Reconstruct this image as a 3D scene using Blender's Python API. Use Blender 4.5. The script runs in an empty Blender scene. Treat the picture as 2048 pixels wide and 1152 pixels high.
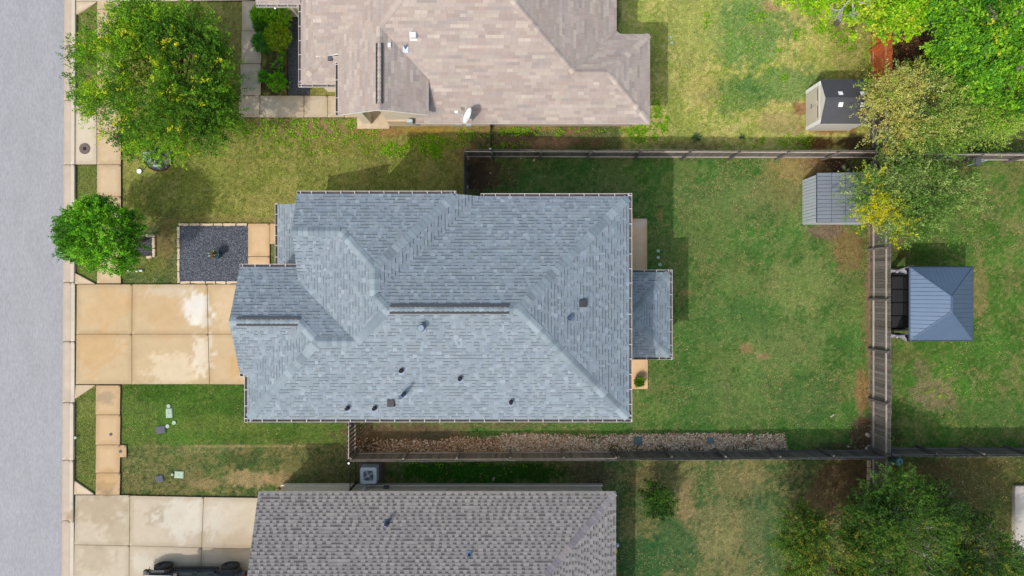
import bpy, math, random
import numpy as np
from mathutils import Vector, Matrix
random.seed(7); RNG = np.random.default_rng(7)
SC = bpy.context.scene
# ---------------------------------------------------------------- camera, world, sun, exposure
HC = 34.13
cam = bpy.data.cameras.new('camera'); cam.lens = 24; cam.sensor_width = 36; cam.clip_start = 0.5; cam.clip_end = 900
camo = bpy.data.objects.new('camera', cam); SC.collection.objects.link(camo); camo.location = (0, 0, HC); SC.camera = camo
SUNV = Vector((0.5, 0.57, -1.0)).normalized()
w = bpy.data.worlds.new('World'); SC.world = w; w.use_nodes = True
nt = w.node_tree; bg = nt.nodes['Background']; sky = nt.nodes.new('ShaderNodeTexSky')
sky.sky_type = 'NISHITA'; sky.sun_disc = False; sky.sun_elevation = math.radians(52.8); sky.sun_rotation = math.radians(221.3)
sky.dust_density = 5.0; sky.air_density = 2.1; sky.ozone_density = 2.5
nt.links.new(sky.outputs[0], bg.inputs[0]); bg.inputs[1].default_value = 0.15
sl = bpy.data.lights.new('sun', 'SUN'); sl.energy = 2.0; sl.angle = math.radians(0.6); sl.color = (1, 0.965, 0.92)
so = bpy.data.objects.new('sun', sl); SC.collection.objects.link(so); so.rotation_euler = SUNV.to_track_quat('-Z', 'Y').to_euler(); so.location = (-20, -20, 60)
SC.view_settings.view_transform = 'Standard'; SC.view_settings.look = 'None'; SC.view_settings.gamma = 1
SC.view_settings.exposure = 0.36
SC.render.engine = 'CYCLES'; SC.cycles.max_bounces = 5; SC.cycles.diffuse_bounces = 2
# ---------------------------------------------------------------- helpers
EXPO = 1.62     # display value of a white surface lying in the sun
def lin(c): c = np.asarray(c, float) / 255; return np.where(c <= 0.04045, c / 12.92, ((c + 0.055) / 1.055) ** 2.4)
def A(r, g, b): return tuple(np.clip(lin((r, g, b)) / EXPO, 0, .85))
def ppm(z): return 40 * HC / (HC - z)
def U(px, py, z=0.0): k = ppm(z); return ((px - 1024) / k, (576 - py) / k)
def U3(px, py, z=0.0): x, y = U(px, py, z); return (x, y, z)
def link(o, parent=None):
    SC.collection.objects.link(o)
    if parent is not None:
        o.parent = parent
        l = parent.get('_o')
        if l is not None: o.matrix_parent_inverse = Matrix.Translation(-Vector(l))
    return o
def tag(o, label, cat, group=None, kind=None):
    o['label'] = label
    if cat: o['category'] = cat
    if group: o['group'] = group
    if kind: o['kind'] = kind
    return o
def thing(name, loc, label, cat, group=None, kind=None):
    o = bpy.data.objects.new(name, None); o.empty_display_size = 0.2
    if len(loc) == 2: loc = (*loc, 0)
    o.location = loc; o['_o'] = list(map(float, loc)); SC.collection.objects.link(o)
    return tag(o, label, cat, group, kind)
class MB:
    def __init__(s): s.v = []; s.f = []; s.m = []; s.c = []; s.col = (1, 1, 1); s.mi = 0
    def poly(s, pts, col=None, mi=None):
        n = len(s.v); s.v += [tuple(p) for p in pts]; s.f.append(tuple(range(n, n + len(pts)))); s.m.append(s.mi if mi is None else mi); s.c.append(col or s.col)
    def box(s, x0, x1, y0, y1, z0, z1, rot=0, c=None, col=None, mi=None):
        x0, x1 = min(x0, x1), max(x0, x1); y0, y1 = min(y0, y1), max(y0, y1)
        n = len(s.v); P = [(x, y, z) for z in (z0, z1) for y in (y0, y1) for x in (x0, x1)]
        if rot:
            cx, cy = c or ((x0 + x1) / 2, (y0 + y1) / 2); cr, sr = math.cos(rot), math.sin(rot)
            P = [(cx + (x - cx) * cr - (y - cy) * sr, cy + (x - cx) * sr + (y - cy) * cr, z) for x, y, z in P]
        s.v += P
        for q in ((0, 2, 3, 1), (4, 5, 7, 6), (0, 1, 5, 4), (2, 6, 7, 3), (0, 4, 6, 2), (1, 3, 7, 5)):
            s.f.append(tuple(n + i for i in q)); s.m.append(s.mi if mi is None else mi); s.c.append(col or s.col)
        return s
    def prism(s, pts, z0, z1, col=None, mi=None, inset=0):
        a = sum(pts[i][0] * pts[(i + 1) % len(pts)][1] - pts[(i + 1) % len(pts)][0] * pts[i][1] for i in range(len(pts)))
        if a < 0: pts = pts[::-1]
        n = len(pts); cx = sum(p[0] for p in pts) / n; cy = sum(p[1] for p in pts) / n
        top = [(cx + (x - cx) * (1 - inset), cy + (y - cy) * (1 - inset), z1) for x, y in pts]
        s.poly(top, col, mi); s.poly([(x, y, z0) for x, y in pts][::-1], col, mi)
        for i in range(n):
            j = (i + 1) % n; s.poly([(*pts[i], z0), (*pts[j], z0), top[j], top[i]], col, mi)
        return s
    def tube(s, pts, r, n=6, col=None, mi=None, cap=True):
        pts = [Vector(p) for p in pts]; rs = r if isinstance(r, (list, tuple)) else [r] * len(pts); base = len(s.v)
        for i, p in enumerate(pts):
            d = (pts[min(i + 1, len(pts) - 1)] - pts[max(i - 1, 0)]).normalized()
            a = d.orthogonal().normalized() if abs(d.z) > .99 else d.cross(Vector((0, 0, 1))).normalized(); b = d.cross(a)
            for k in range(n):
                t = 2 * math.pi * k / n; s.v.append(tuple(p + (a * math.cos(t) + b * math.sin(t)) * rs[i]))
        for i in range(len(pts) - 1):
            for k in range(n):
                k2 = (k + 1) % n
                s.f.append((base + i * n + k, base + i * n + k2, base + (i + 1) * n + k2, base + (i + 1) * n + k)); s.m.append(s.mi if mi is None else mi); s.c.append(col or s.col)
        if cap:
            e = base + (len(pts) - 1) * n
            for q in (tuple(range(e, e + n)), tuple(range(base + n - 1, base - 1, -1))):
                s.f.append(q); s.m.append(s.mi if mi is None else mi); s.c.append(col or s.col)
        return s
    def disc(s, x, y, z0, z1, r, n=20, col=None, mi=None, inset=0): return s.prism([(x + r * math.cos(2 * math.pi * k / n), y + r * math.sin(2 * math.pi * k / n)) for k in range(n)], z0, z1, col, mi, inset)
    def build(s, name, mats, parent=None, smooth=False, bevel=0):
        me = bpy.data.meshes.new(name); me.from_pydata(s.v, [], s.f)
        if not isinstance(mats, (list, tuple)): mats = [mats]
        for m in mats: me.materials.append(m)
        me.polygons.foreach_set('material_index', s.m)
        if any(c != (1, 1, 1) for c in s.c):
            at = me.attributes.new('Col', 'FLOAT_COLOR', 'CORNER'); L = []
            for f, c in zip(s.f, s.c): L += [c[0], c[1], c[2], 1.0] * len(f)
            at.data.foreach_set('color', L)
        me.update()
        if smooth: me.shade_smooth()
        o = bpy.data.objects.new(name, me); link(o, parent)
        if bevel:
            b = o.modifiers.new('bevel', 'BEVEL'); b.width = bevel; b.segments = 1; b.limit_method = 'ANGLE'
        return o
def npmesh(name, V, F, colf, mat, parent=None, smooth=False):
    """V (n,3), F (m,k) all faces k-gons, colf (m,3) per-face colours"""
    me = bpy.data.meshes.new(name); n, (m, k) = len(V), F.shape
    me.vertices.add(n); me.vertices.foreach_set('co', np.ascontiguousarray(V, dtype=np.float32).ravel())
    me.loops.add(m * k); me.loops.foreach_set('vertex_index', F.ravel().astype(np.int32))
    me.polygons.add(m); me.polygons.foreach_set('loop_start', np.arange(0, m * k, k, dtype=np.int32))
    me.update(calc_edges=True); me.validate()
    if colf is not None:
        at = me.attributes.new('Col', 'FLOAT_COLOR', 'CORNER'); c = np.ones((m, k, 4), np.float32); c[:, :, :3] = colf[:, None, :] if colf.ndim == 2 else colf
        at.data.foreach_set('color', c.ravel())
    me.materials.append(mat)
    if smooth: me.shade_smooth()
    o = bpy.data.objects.new(name, me); return link(o, parent)
# ---------------------------------------------------------------- materials
def mat(name, col=None, rough=.8, metal=0, n1=(6, .15), n2=(60, .15), bump=0, bumpscale=80, attr=False, rnd=0, stretch=None, spec=.5, bumpd=.02, stain=None):
    m = bpy.data.materials.new(name); m.use_nodes = True; t = m.node_tree; N = t.nodes; L = t.links; P = N['Principled BSDF']
    P.inputs['Roughness'].default_value = rough; P.inputs['Metallic'].default_value = metal; P.inputs['Specular IOR Level'].default_value = spec
    if attr: c = N.new('ShaderNodeAttribute'); c.attribute_name = 'Col'; cur = c.outputs['Color']
    else: c = N.new('ShaderNodeRGB'); c.outputs[0].default_value = (*col, 1); cur = c.outputs[0]
    g = N.new('ShaderNodeNewGeometry'); pos = g.outputs['Position']
    if stretch:
        mp = N.new('ShaderNodeMapping'); mp.inputs['Scale'].default_value = stretch; L.new(pos, mp.inputs[0]); pos = mp.outputs[0]
    def mul(cur, fac_socket, lo, hi):
        mr = N.new('ShaderNodeMapRange'); mr.inputs['To Min'].default_value = lo; mr.inputs['To Max'].default_value = hi
        mr.inputs['From Min'].default_value = .25; mr.inputs['From Max'].default_value = .75; L.new(fac_socket, mr.inputs[0])
        vm = N.new('ShaderNodeVectorMath'); vm.operation = 'SCALE'; L.new(cur, vm.inputs[0]); L.new(mr.outputs[0], vm.inputs['Scale']); return vm.outputs[0]
    for sc, am in (n1, n2):
        if am:
            no = N.new('ShaderNodeTexNoise'); no.inputs['Scale'].default_value = sc; no.inputs['Detail'].default_value = 4; no.inputs['Roughness'].default_value = .65
            L.new(pos, no.inputs['Vector']); cur = mul(cur, no.outputs[0], 1 - am, 1 + am)
    if stain:
        no = N.new('ShaderNodeTexNoise'); no.inputs['Scale'].default_value = stain[0]; no.inputs['Detail'].default_value = 6; L.new(pos, no.inputs['Vector'])
        mr = N.new('ShaderNodeMapRange'); mr.inputs['From Min'].default_value = stain[1]; mr.inputs['From Max'].default_value = stain[1] + .12; L.new(no.outputs[0], mr.inputs[0])
        mx = N.new('ShaderNodeMix'); mx.data_type = 'RGBA'; L.new(mr.outputs[0], mx.inputs[0]); L.new(cur, mx.inputs[6]); mx.inputs[7].default_value = (*stain[2], 1); cur = mx.outputs[2]
    if rnd:
        oi = N.new('ShaderNodeObjectInfo'); mr = N.new('ShaderNodeMapRange'); mr.inputs['To Min'].default_value = 1 - rnd; mr.inputs['To Max'].default_value = 1 + rnd; L.new(oi.outputs['Random'], mr.inputs[0])
        vm = N.new('ShaderNodeVectorMath'); vm.operation = 'SCALE'; L.new(cur, vm.inputs[0]); L.new(mr.outputs[0], vm.inputs['Scale']); cur = vm.outputs[0]
    L.new(cur, P.inputs['Base Color'])
    if bump:
        no = N.new('ShaderNodeTexNoise'); no.inputs['Scale'].default_value = bumpscale; no.inputs['Detail'].default_value = 3; L.new(pos, no.inputs['Vector'])
        b = N.new('ShaderNodeBump'); b.inputs['Strength'].default_value = bump; b.inputs['Distance'].default_value = bumpd; L.new(no.outputs[0], b.inputs['Height']); L.new(b.outputs[0], P.inputs['Normal'])
    return m
def leafmat(name):
    m = mat(name, attr=True, rough=.65, n1=(3, .1), n2=(40, .12), spec=.15); N = m.node_tree.nodes; L = m.node_tree.links; P = N['Principled BSDF']
    cur = P.inputs['Base Color'].links[0].from_socket; tr = N.new('ShaderNodeBsdfTranslucent'); L.new(cur, tr.inputs[0])
    mx = N.new('ShaderNodeMixShader'); mx.inputs[0].default_value = .4; L.new(P.outputs[0], mx.inputs[1]); L.new(tr.outputs[0], mx.inputs[2]); L.new(mx.outputs[0], N['Material Output'].inputs[0]); return m
M = dict(
 lawn=mat('lawn', attr=True, rough=.95, n1=(6, .26), n2=(20, .5), bump=.8, bumpscale=30, spec=.1, bumpd=.04),
 blade=mat('grass_blade', attr=True, rough=.7, n1=(3, .05), n2=(30, .1), spec=.2),
 leaf=leafmat('leaf'),
 soil=mat('soil', A(118, 98, 82), .95, bump=.5, bumpscale=30),
 asphalt=mat('asphalt', A(173, 173, 180), .9, n1=(1.1, .07), n2=(16, .2), bump=.35, bumpscale=60, bumpd=.01, stretch=(1, .3, 1), stain=(2.6, .74, A(150, 148, 152))),
 concrete=mat('concrete', attr=True, rough=.85, n1=(2.5, .06), n2=(55, .07), bump=.15, bumpscale=90, bumpd=.01),
 joint=mat('joint', A(84, 70, 58), .95),
 gravel=mat('dark_gravel', attr=True, rough=.8, n1=(4, .1), n2=(60, .2)),
 stone=mat('river_stone', attr=True, rough=.8, n1=(4, .05), n2=(40, .12)),
 lime=mat('limestone', A(226, 205, 176), .9, n1=(5, .12), n2=(50, .12), bump=.5, bumpscale=30, rnd=.06),
 shingle=mat('asphalt_shingle', attr=True, rough=.9, n1=(.9, .05), n2=(90, .16), bump=.4, bumpscale=130, spec=.25, bumpd=.006),
 deck_b=mat('roof_deck_slate', A(105, 117, 130), .9), deck_t=mat('roof_deck_tan', A(170, 150, 142), .9), deck_g=mat('roof_deck_grey', A(120, 115, 115), .9),
 white=mat('white_metal', (.8, .8, .81), .45, n1=(3, .04), n2=(30, .03)),
 gin=mat('gutter_inside', A(118, 108, 106), .8, n1=(2, .3), n2=(20, .25)),
 wall=mat('cream_siding', A(252, 240, 220), .8, n1=(1.5, .06), n2=(25, .05), bump=.2, bumpscale=20),
 wallw=mat('limestone_wall', A(248, 240, 224), .85, n1=(2, .1), n2=(14, .12), bump=.3, bumpscale=20, stain=(3.2, .66, A(170, 120, 70))),
 glass=mat('window_glass', (.03, .04, .05), .08, n1=(1, 0), n2=(1, 0), spec=.8),
 wood=mat('weathered_wood', A(122, 116, 112), .9, n1=(3, .22), n2=(22, .3), bump=.5, bumpscale=25, rnd=.3, stretch=(1, 1, .12)),
 woodl=mat('pale_rail_wood', A(196, 184, 174), .9, n1=(3, .15), n2=(25, .22), rnd=.12),
 woodd=mat('dark_wood', A(108, 101, 98), .9, n1=(3, .25), n2=(22, .3), rnd=.3, stretch=(1, 1, .12)),
 woodo=mat('orange_stained_wood', A(222, 116, 62), .8, n1=(3, .2), n2=(20, .25), rnd=.18, stretch=(1, 1, .2)),
 woodor=mat('orange_rail_wood', A(205, 140, 105), .8, n1=(3, .15), n2=(20, .2)),
 iron=mat('black_iron', (.012, .012, .013), .5),
 dark=mat('dark_plastic', A(52, 52, 56), .6), black=mat('black_rubber', (.012, .012, .013), .75),
 shedroof=mat('shed_roof', A(80, 82, 90), .75, n1=(2, .08), n2=(40, .1), bump=.2, bumpscale=60),
 shedwall=mat('shed_wall', A(250, 248, 245), .6, n1=(2, .05), n2=(20, .04)), sheddoor=mat('shed_door', A(236, 226, 210), .6, n1=(2, .04), n2=(20, .04)),
 slate=mat('grey_panel', A(128, 136, 148), .6, n1=(1.3, .07), n2=(30, .05), rnd=.04), slatew=mat('grey_siding', A(214, 224, 234), .5, n1=(2, .05), n2=(20, .04)),
 gaz=mat('blue_grey_metal', A(104, 126, 156), .38, metal=.35, n1=(1.5, .05), n2=(20, .03)), seam=mat('metal_seam', A(70, 84, 108), .5, metal=.2),
 cloth=mat('white_curtain', A(220, 216, 230), .8, n1=(8, .06), n2=(30, .05)), cush=mat('black_cushion', A(40, 42, 46), .8),
 green=mat('pale_green_box', A(172, 196, 172), .6, n1=(4, .06), n2=(30, .05)), slab=mat('grey_lid', A(96, 100, 112), .85, n1=(4, .1), n2=(40, .12)),
 teal=mat('teal_plastic', A(110, 170, 175), .5, n1=(4, .06)), blue=mat('blue_glaze', A(20, 92, 118), .35), mud=mat('mulch', A(96, 62, 46), .95, n1=(8, .3), n2=(40, .4)),
 steel=mat('galvanised', A(150, 165, 188), .4, metal=.5), bluepipe=mat('blue_grey_pipe', A(62, 84, 120), .5), hole=mat('hole', (.01, .01, .012), .9),
 acg=mat('ac_grey', A(214, 226, 234), .5, n1=(3, .05)), acd=mat('ac_dark', A(84, 100, 112), .6),
 rust=mat('cast_iron', A(120, 102, 98), .8, n1=(10, .15)), paint=mat('dark_car_paint', (.04, .06, .085), .2, n1=(1, 0), n2=(1, 0), spec=.9),
 yellow=mat('yellow_plastic', A(215, 170, 30), .5), red=mat('red_paint', A(120, 36, 36), .5), gutm=mat('gutter_metal', A(224, 216, 214), .5, n1=(3, .08), n2=(30, .08)), barkg=mat('grey_bark', A(176, 172, 170), .9, n1=(5, .1), n2=(40, .15)), bark=mat('bark', A(112, 98, 84), .95, n1=(5, .2), n2=(40, .3)),
 barkw=mat('pale_bark', A(205, 202, 198), .9, n1=(5, .1), n2=(40, .12)), litter=mat('litter', A(208, 196, 176), .9))
# ---------------------------------------------------------------- numpy noise
def vnoise(X, Y, sc, seed=0):
    r = np.random.default_rng(seed).random((256, 256)); x = np.asarray(X) * sc + 1000.3 + seed; y = np.asarray(Y) * sc + 1000.7
    xi = np.floor(x).astype(int); yi = np.floor(y).astype(int); fx = x - xi; fy = y - yi; fx = fx * fx * (3 - 2 * fx); fy = fy * fy * (3 - 2 * fy)
    a = r[xi % 256, yi % 256]; b = r[(xi + 1) % 256, yi % 256]; c = r[xi % 256, (yi + 1) % 256]; d = r[(xi + 1) % 256, (yi + 1) % 256]
    return (a * (1 - fx) + b * fx) * (1 - fy) + (c * (1 - fx) + d * fx) * fy
def fbm(X, Y, sc, seed=0, o=4): return sum(vnoise(X, Y, sc * 2 ** i, seed + i) * .5 ** i for i in range(o)) / sum(.5 ** i for i in range(o))
def sm(x, a, b): t = np.clip((x - a) / (b - a), 0, 1); return t * t * (3 - 2 * t)
WC = {}
def warpn(X, Y):
    k = (X.shape, float(X.flat[0]), float(Y.flat[-1]))
    if k not in WC:
        if len(WC) > 6: WC.clear()
        WC[k] = (fbm(X, Y, 1.1, 31) - .5, fbm(X, Y, 6, 37, 2) - .5)
    return WC[k]
def blob(X, Y, p, warp=.35):
    """soft-edged noisy ellipse given in photograph pixels on the ground -> 0..1"""
    px, py, rx, ry = p; cx, cy = U(px, py); w1, w2 = warpn(X, Y); d = np.sqrt(((X - cx) / (rx / 40)) ** 2 + ((Y - cy) / (ry / 40)) ** 2) + w1 * 2 * warp + w2 * warp * 2.4
    return 1 - sm(d, .72, 1.12)
def rect(X, Y, p, s=8):
    px0, px1, py0, py1 = p; x0, y1 = U(px0, py0); x1, y0 = U(px1, py1); s = s / 40; n = (fbm(X, Y, 1.5, 41) - .5) * s * 1.5
    return sm(X + n, x0 - s / 2, x0 + s / 2) * (1 - sm(X + n, x1 - s / 2, x1 + s / 2)) * sm(Y + n, y0 - s / 2, y0 + s / 2) * (1 - sm(Y + n, y1 - s / 2, y1 + s / 2))
def mixc(C, w, col): return C * (1 - w[..., None]) + np.array(col) * w[..., None]
# ---------------------------------------------------------------- lawn paint
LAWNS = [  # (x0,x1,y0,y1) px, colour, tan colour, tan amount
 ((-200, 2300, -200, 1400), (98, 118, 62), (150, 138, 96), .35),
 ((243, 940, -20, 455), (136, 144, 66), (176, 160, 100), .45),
 ((1240, 1745, -100, 312), (172, 182, 88), (212, 194, 126), .62),  # upper right yard: strong sunlight painted into the grass colour
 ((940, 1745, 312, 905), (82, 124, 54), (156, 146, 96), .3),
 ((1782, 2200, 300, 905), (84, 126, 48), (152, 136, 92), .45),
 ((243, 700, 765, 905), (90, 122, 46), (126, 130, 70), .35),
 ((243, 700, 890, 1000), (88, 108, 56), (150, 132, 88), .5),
 ((1150, 1745, 915, 1300), (82, 108, 60), (156, 140, 96), .52),  # this row and the next: cloud dimness painted into the lower yards' grass
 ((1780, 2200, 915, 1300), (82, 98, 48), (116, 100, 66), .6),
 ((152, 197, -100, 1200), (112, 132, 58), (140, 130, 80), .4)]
SPOTS = [  # px,py,rx,ry, colour, strength
 (965, 352, 34, 42, (92, 72, 60), .95), (1010, 345, 45, 30, (110, 92, 62), .5), (1655, 330, 52, 22, (92, 68, 54), .95), (1652, 462, 42, 16, (128, 108, 92), .9), (1700, 500, 32, 50, (140, 112, 76), .7),
 (1590, 335, 60, 30, (178, 146, 98), .6), (1560, 380, 50, 40, (150, 135, 88), .5), (1738, 600, 8, 220, (150, 122, 98), .8), (1722, 790, 12, 62, (160, 120, 84), .75), (1722, 865, 26, 34, (96, 78, 64), .9), (1690, 895, 50, 14, (96, 78, 62), .7),
 (800, 868, 130, 24, (116, 92, 74), .8), (740, 890, 50, 20, (122, 90, 66), .9), (870, 872, 40, 10, (88, 88, 70), .6), (1000, 852, 100, 5, (128, 106, 84), .5),
 (1085, 285, 110, 14, (130, 104, 84), .85), (1100, 288, 45, 14, (176, 146, 112), .8), (1000, 256, 120, 8, (190, 160, 92), .6), (1150, 262, 40, 10, (150, 118, 92), .8), (1370, 292, 80, 10, (128, 106, 78), .5),
 (640, 262, 55, 22, (156, 130, 96), .75), (760, 262, 60, 14, (168, 130, 84), .75), (860, 258, 60, 10, (176, 140, 62), .6), (545, 255, 60, 14, (150, 124, 90), .6), (940, 310, 25, 18, (150, 116, 84), .6),
 (700, 292, 110, 22, (140, 140, 62), .4), (548, 150, 26, 60, (88, 72, 60), .9),
 (1830, 110, 46, 62, (112, 84, 62), .85), (1700, 960, 75, 48, (98, 76, 56), .85), (1625, 1020, 55, 42, (116, 92, 68), .7), (1850, 965, 70, 50, (98, 82, 56), .8), (1950, 960, 80, 60, (104, 96, 58), .5),
 (1789, 600, 10, 75, (158, 112, 74), .95), (1800, 500, 18, 22, (130, 105, 70), .6), (1845, 512, 90, 16, (60, 88, 24), .5),
 (1930, 385, 14, 60, (166, 128, 88), .6), (1870, 790, 44, 36, (150, 128, 100), .65), (1845, 740, 22, 26, (138, 116, 92), .5), (1990, 830, 80, 40, (70, 116, 50), .6), (1790, 870, 18, 22, (88, 76, 58), .6), (1960, 570, 14, 60, (164, 134, 96), .5), (1800, 712, 50, 14, (128, 110, 76), .4),
 (1600, 570, 70, 60, (140, 150, 88), .55), (1570, 690, 90, 60, (132, 146, 86), .4), (1492, 695, 14, 12, (166, 128, 94), .8), (1525, 712, 12, 7, (160, 130, 96), .7), (1370, 585, 14, 4, (164, 130, 90), .7), (1320, 430, 7, 14, (160, 130, 90), .5), (1455, 640, 110, 60, (94, 128, 66), .5), (1480, 800, 130, 60, (120, 136, 80), .4), (1380, 800, 50, 90, (76, 116, 54), .5), (1470, 400, 100, 50, (116, 134, 78), .4), (1610, 800, 70, 60, (84, 116, 62), .5),
 (1500, 60, 90, 80, (92, 146, 74), .7), (1560, 170, 80, 40, (96, 142, 74), .75), (1470, 190, 60, 40, (84, 130, 66), .65), (1385, 60, 60, 90, (176, 178, 100), .6), (1410, 180, 30, 50, (188, 170, 104), .5), (1350, 215, 20, 60, (150, 160, 80), .4), (1560, 245, 50, 30, (170, 150, 104), .6), (1600, 215, 18, 12, (150, 104, 80), .8), (1700, 100, 40, 60, (150, 150, 84), .5), (1545, 12, 25, 12, (200, 160, 120), .7),
 (1640, 288, 40, 14, (110, 68, 46), .9), (1710, 285, 34, 18, (70, 52, 44), .9), (1660, 258, 50, 10, (160, 112, 70), .8),
 (500, 958, 56, 18, (184, 156, 116), .6), (410, 968, 34, 12, (172, 146, 106), .5), (560, 960, 25, 20, (176, 146, 108), .6), (400, 900, 60, 10, (140, 138, 90), .5), (470, 893, 160, 3, (176, 156, 112), .6), (330, 780, 90, 26, (66, 106, 28), .7), (470, 800, 60, 40, (70, 108, 34), .6), (440, 850, 90, 20, (120, 134, 62), .5),
 (680, 955, 50, 25, (92, 96, 56), .5), (950, 945, 190, 24, (44, 96, 16), .95), (1080, 945, 60, 20, (52, 88, 24), .7), (1180, 945, 50, 26, (100, 88, 66), .7), (750, 940, 26, 30, (112, 100, 80), .95),
 (1280, 1120, 70, 50, (52, 100, 52), .8), (1350, 1090, 60, 60, (56, 104, 56), .7), (1440, 1060, 60, 70, (150, 142, 96), .55), (1480, 960, 60, 40, (150, 134, 94), .5), (1290, 960, 30, 30, (136, 108, 78), .6), (1370, 1010, 20, 40, (160, 136, 98), .6), (1520, 1060, 40, 80, (86, 120, 76), .5), (1300, 1000, 60, 60, (74, 100, 50), .4),
 (300, 60, 160, 50, (132, 128, 70), .4), (430, 90, 60, 60, (128, 118, 72), .5), (330, 480, 22, 40, (142, 116, 78), .6), (290, 530, 50, 22, (138, 138, 66), .5), (330, 445, 30, 30, (100, 96, 56), .5), (455, 440, 120, 8, (150, 128, 84), .5), (180, 505, 30, 30, (98, 118, 50), .4), (180, 900, 22, 60, (112, 122, 60), .6)]
WEEDS = [ # px,py,rx,ry,density
 (1312, 232, 26, 34, 1), (1060, 264, 70, 8, .9), (1140, 262, 90, 6, .5), (1290, 268, 32, 22, .9), (620, 255, 90, 22, .35), (520, 250, 60, 25, .35), (700, 262, 60, 30, .25), (580, 300, 90, 20, .2), (830, 292, 40, 14, .6), (872, 298, 14, 22, 1), (790, 300, 50, 16, .5), (905, 285, 30, 14, .5), (1020, 292, 40, 8, .8), (960, 262, 40, 10, .4),
 (1590, 285, 34, 14, 1), (1515, 288, 14, 10, .9), (1450, 288, 8, 5, .5), (1690, 90, 18, 18, 1), (1655, 105, 10, 10, .9), (1737, 120, 10, 30, 1), (1600, 70, 12, 14, .9), (1560, 98, 8, 8, .9), (1648, 40, 22, 14, .9), (1700, 70, 14, 9, .8), (1566, 154, 7, 8, .9), (1518, 30, 30, 18, .3), (1640, 60, 14, 10, .7), (1660, 70, 12, 10, .7),
 (1412, 40, 14, 20, .3), (1330, 150, 30, 60, .08), (1500, 120, 60, 60, .08), (1450, 230, 60, 40, .08), (1965, 560, 0.1, .1, 0), (1893, 745, 6, 10, .5), (1890, 780, 40, 20, .2), (1940, 880, 30, 8, .4), (1785, 878, 10, 10, .8), (940, 944, 150, 20, .35), (240, 1035, 5, 4, 0), (1240, 1145, 8, 12, .6), (1296, 338, 6, 5, .8), (400, 42, 12, 8, .5)]
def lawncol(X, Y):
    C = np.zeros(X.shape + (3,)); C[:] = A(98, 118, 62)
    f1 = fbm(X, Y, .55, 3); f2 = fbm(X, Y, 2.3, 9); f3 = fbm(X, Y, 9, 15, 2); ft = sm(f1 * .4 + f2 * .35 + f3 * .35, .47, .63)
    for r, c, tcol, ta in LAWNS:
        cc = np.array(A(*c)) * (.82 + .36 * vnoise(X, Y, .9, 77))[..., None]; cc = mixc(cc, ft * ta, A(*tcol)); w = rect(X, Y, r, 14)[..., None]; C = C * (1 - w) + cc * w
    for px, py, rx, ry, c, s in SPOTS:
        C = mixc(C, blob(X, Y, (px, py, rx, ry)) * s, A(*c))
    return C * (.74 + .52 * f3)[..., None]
def weedden(X, Y):
    d = np.zeros(X.shape)
    for px, py, rx, ry, s in WEEDS:
        if s > 0: d = np.maximum(d, blob(X, Y, (px, py, rx, ry), .55) * s)
    return d
def grid(name, x0, x1, y0, y1, res, z, colfn, mt, zf=None):
    nx = int((x1 - x0) / res) + 1; ny = int((y1 - y0) / res) + 1; X, Y = np.meshgrid(np.linspace(x0, x1, nx), np.linspace(y0, y1, ny)); V = np.stack([X, Y, np.full_like(X, z) if zf is None else zf(X, Y)], -1).reshape(-1, 3)
    i = (np.arange(ny - 1)[:, None] * nx + np.arange(nx - 1)[None]).ravel(); F = np.stack([i, i + 1, i + nx + 1, i + nx], -1)
    C = colfn(X, Y).reshape(-1, 3)[F]; return npmesh(name, V, F, C, mt)
tag(MB().box(-260, 260, -260, 260, -.5, -.06).build('ground', M['soil']), 'brown earth that the gardens and the street lie on', 'ground', kind='structure')
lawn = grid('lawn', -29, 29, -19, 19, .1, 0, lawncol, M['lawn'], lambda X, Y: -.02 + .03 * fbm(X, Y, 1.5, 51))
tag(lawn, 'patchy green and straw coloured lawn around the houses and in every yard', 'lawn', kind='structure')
far = MB().box(-200, -29, -200, 200, -.06, -.01).box(29, 200, -200, 200, -.06, -.01).box(-29, 29, 19, 200, -.06, -.01).box(-29, 29, -200, -19, -.06, -.01).build('field', mat('far_grass', A(98, 118, 62), .95, n1=(.3, .2), n2=(10, .3)))
tag(far, 'grassland beyond the yards on every side', 'field', kind='structure')
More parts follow.
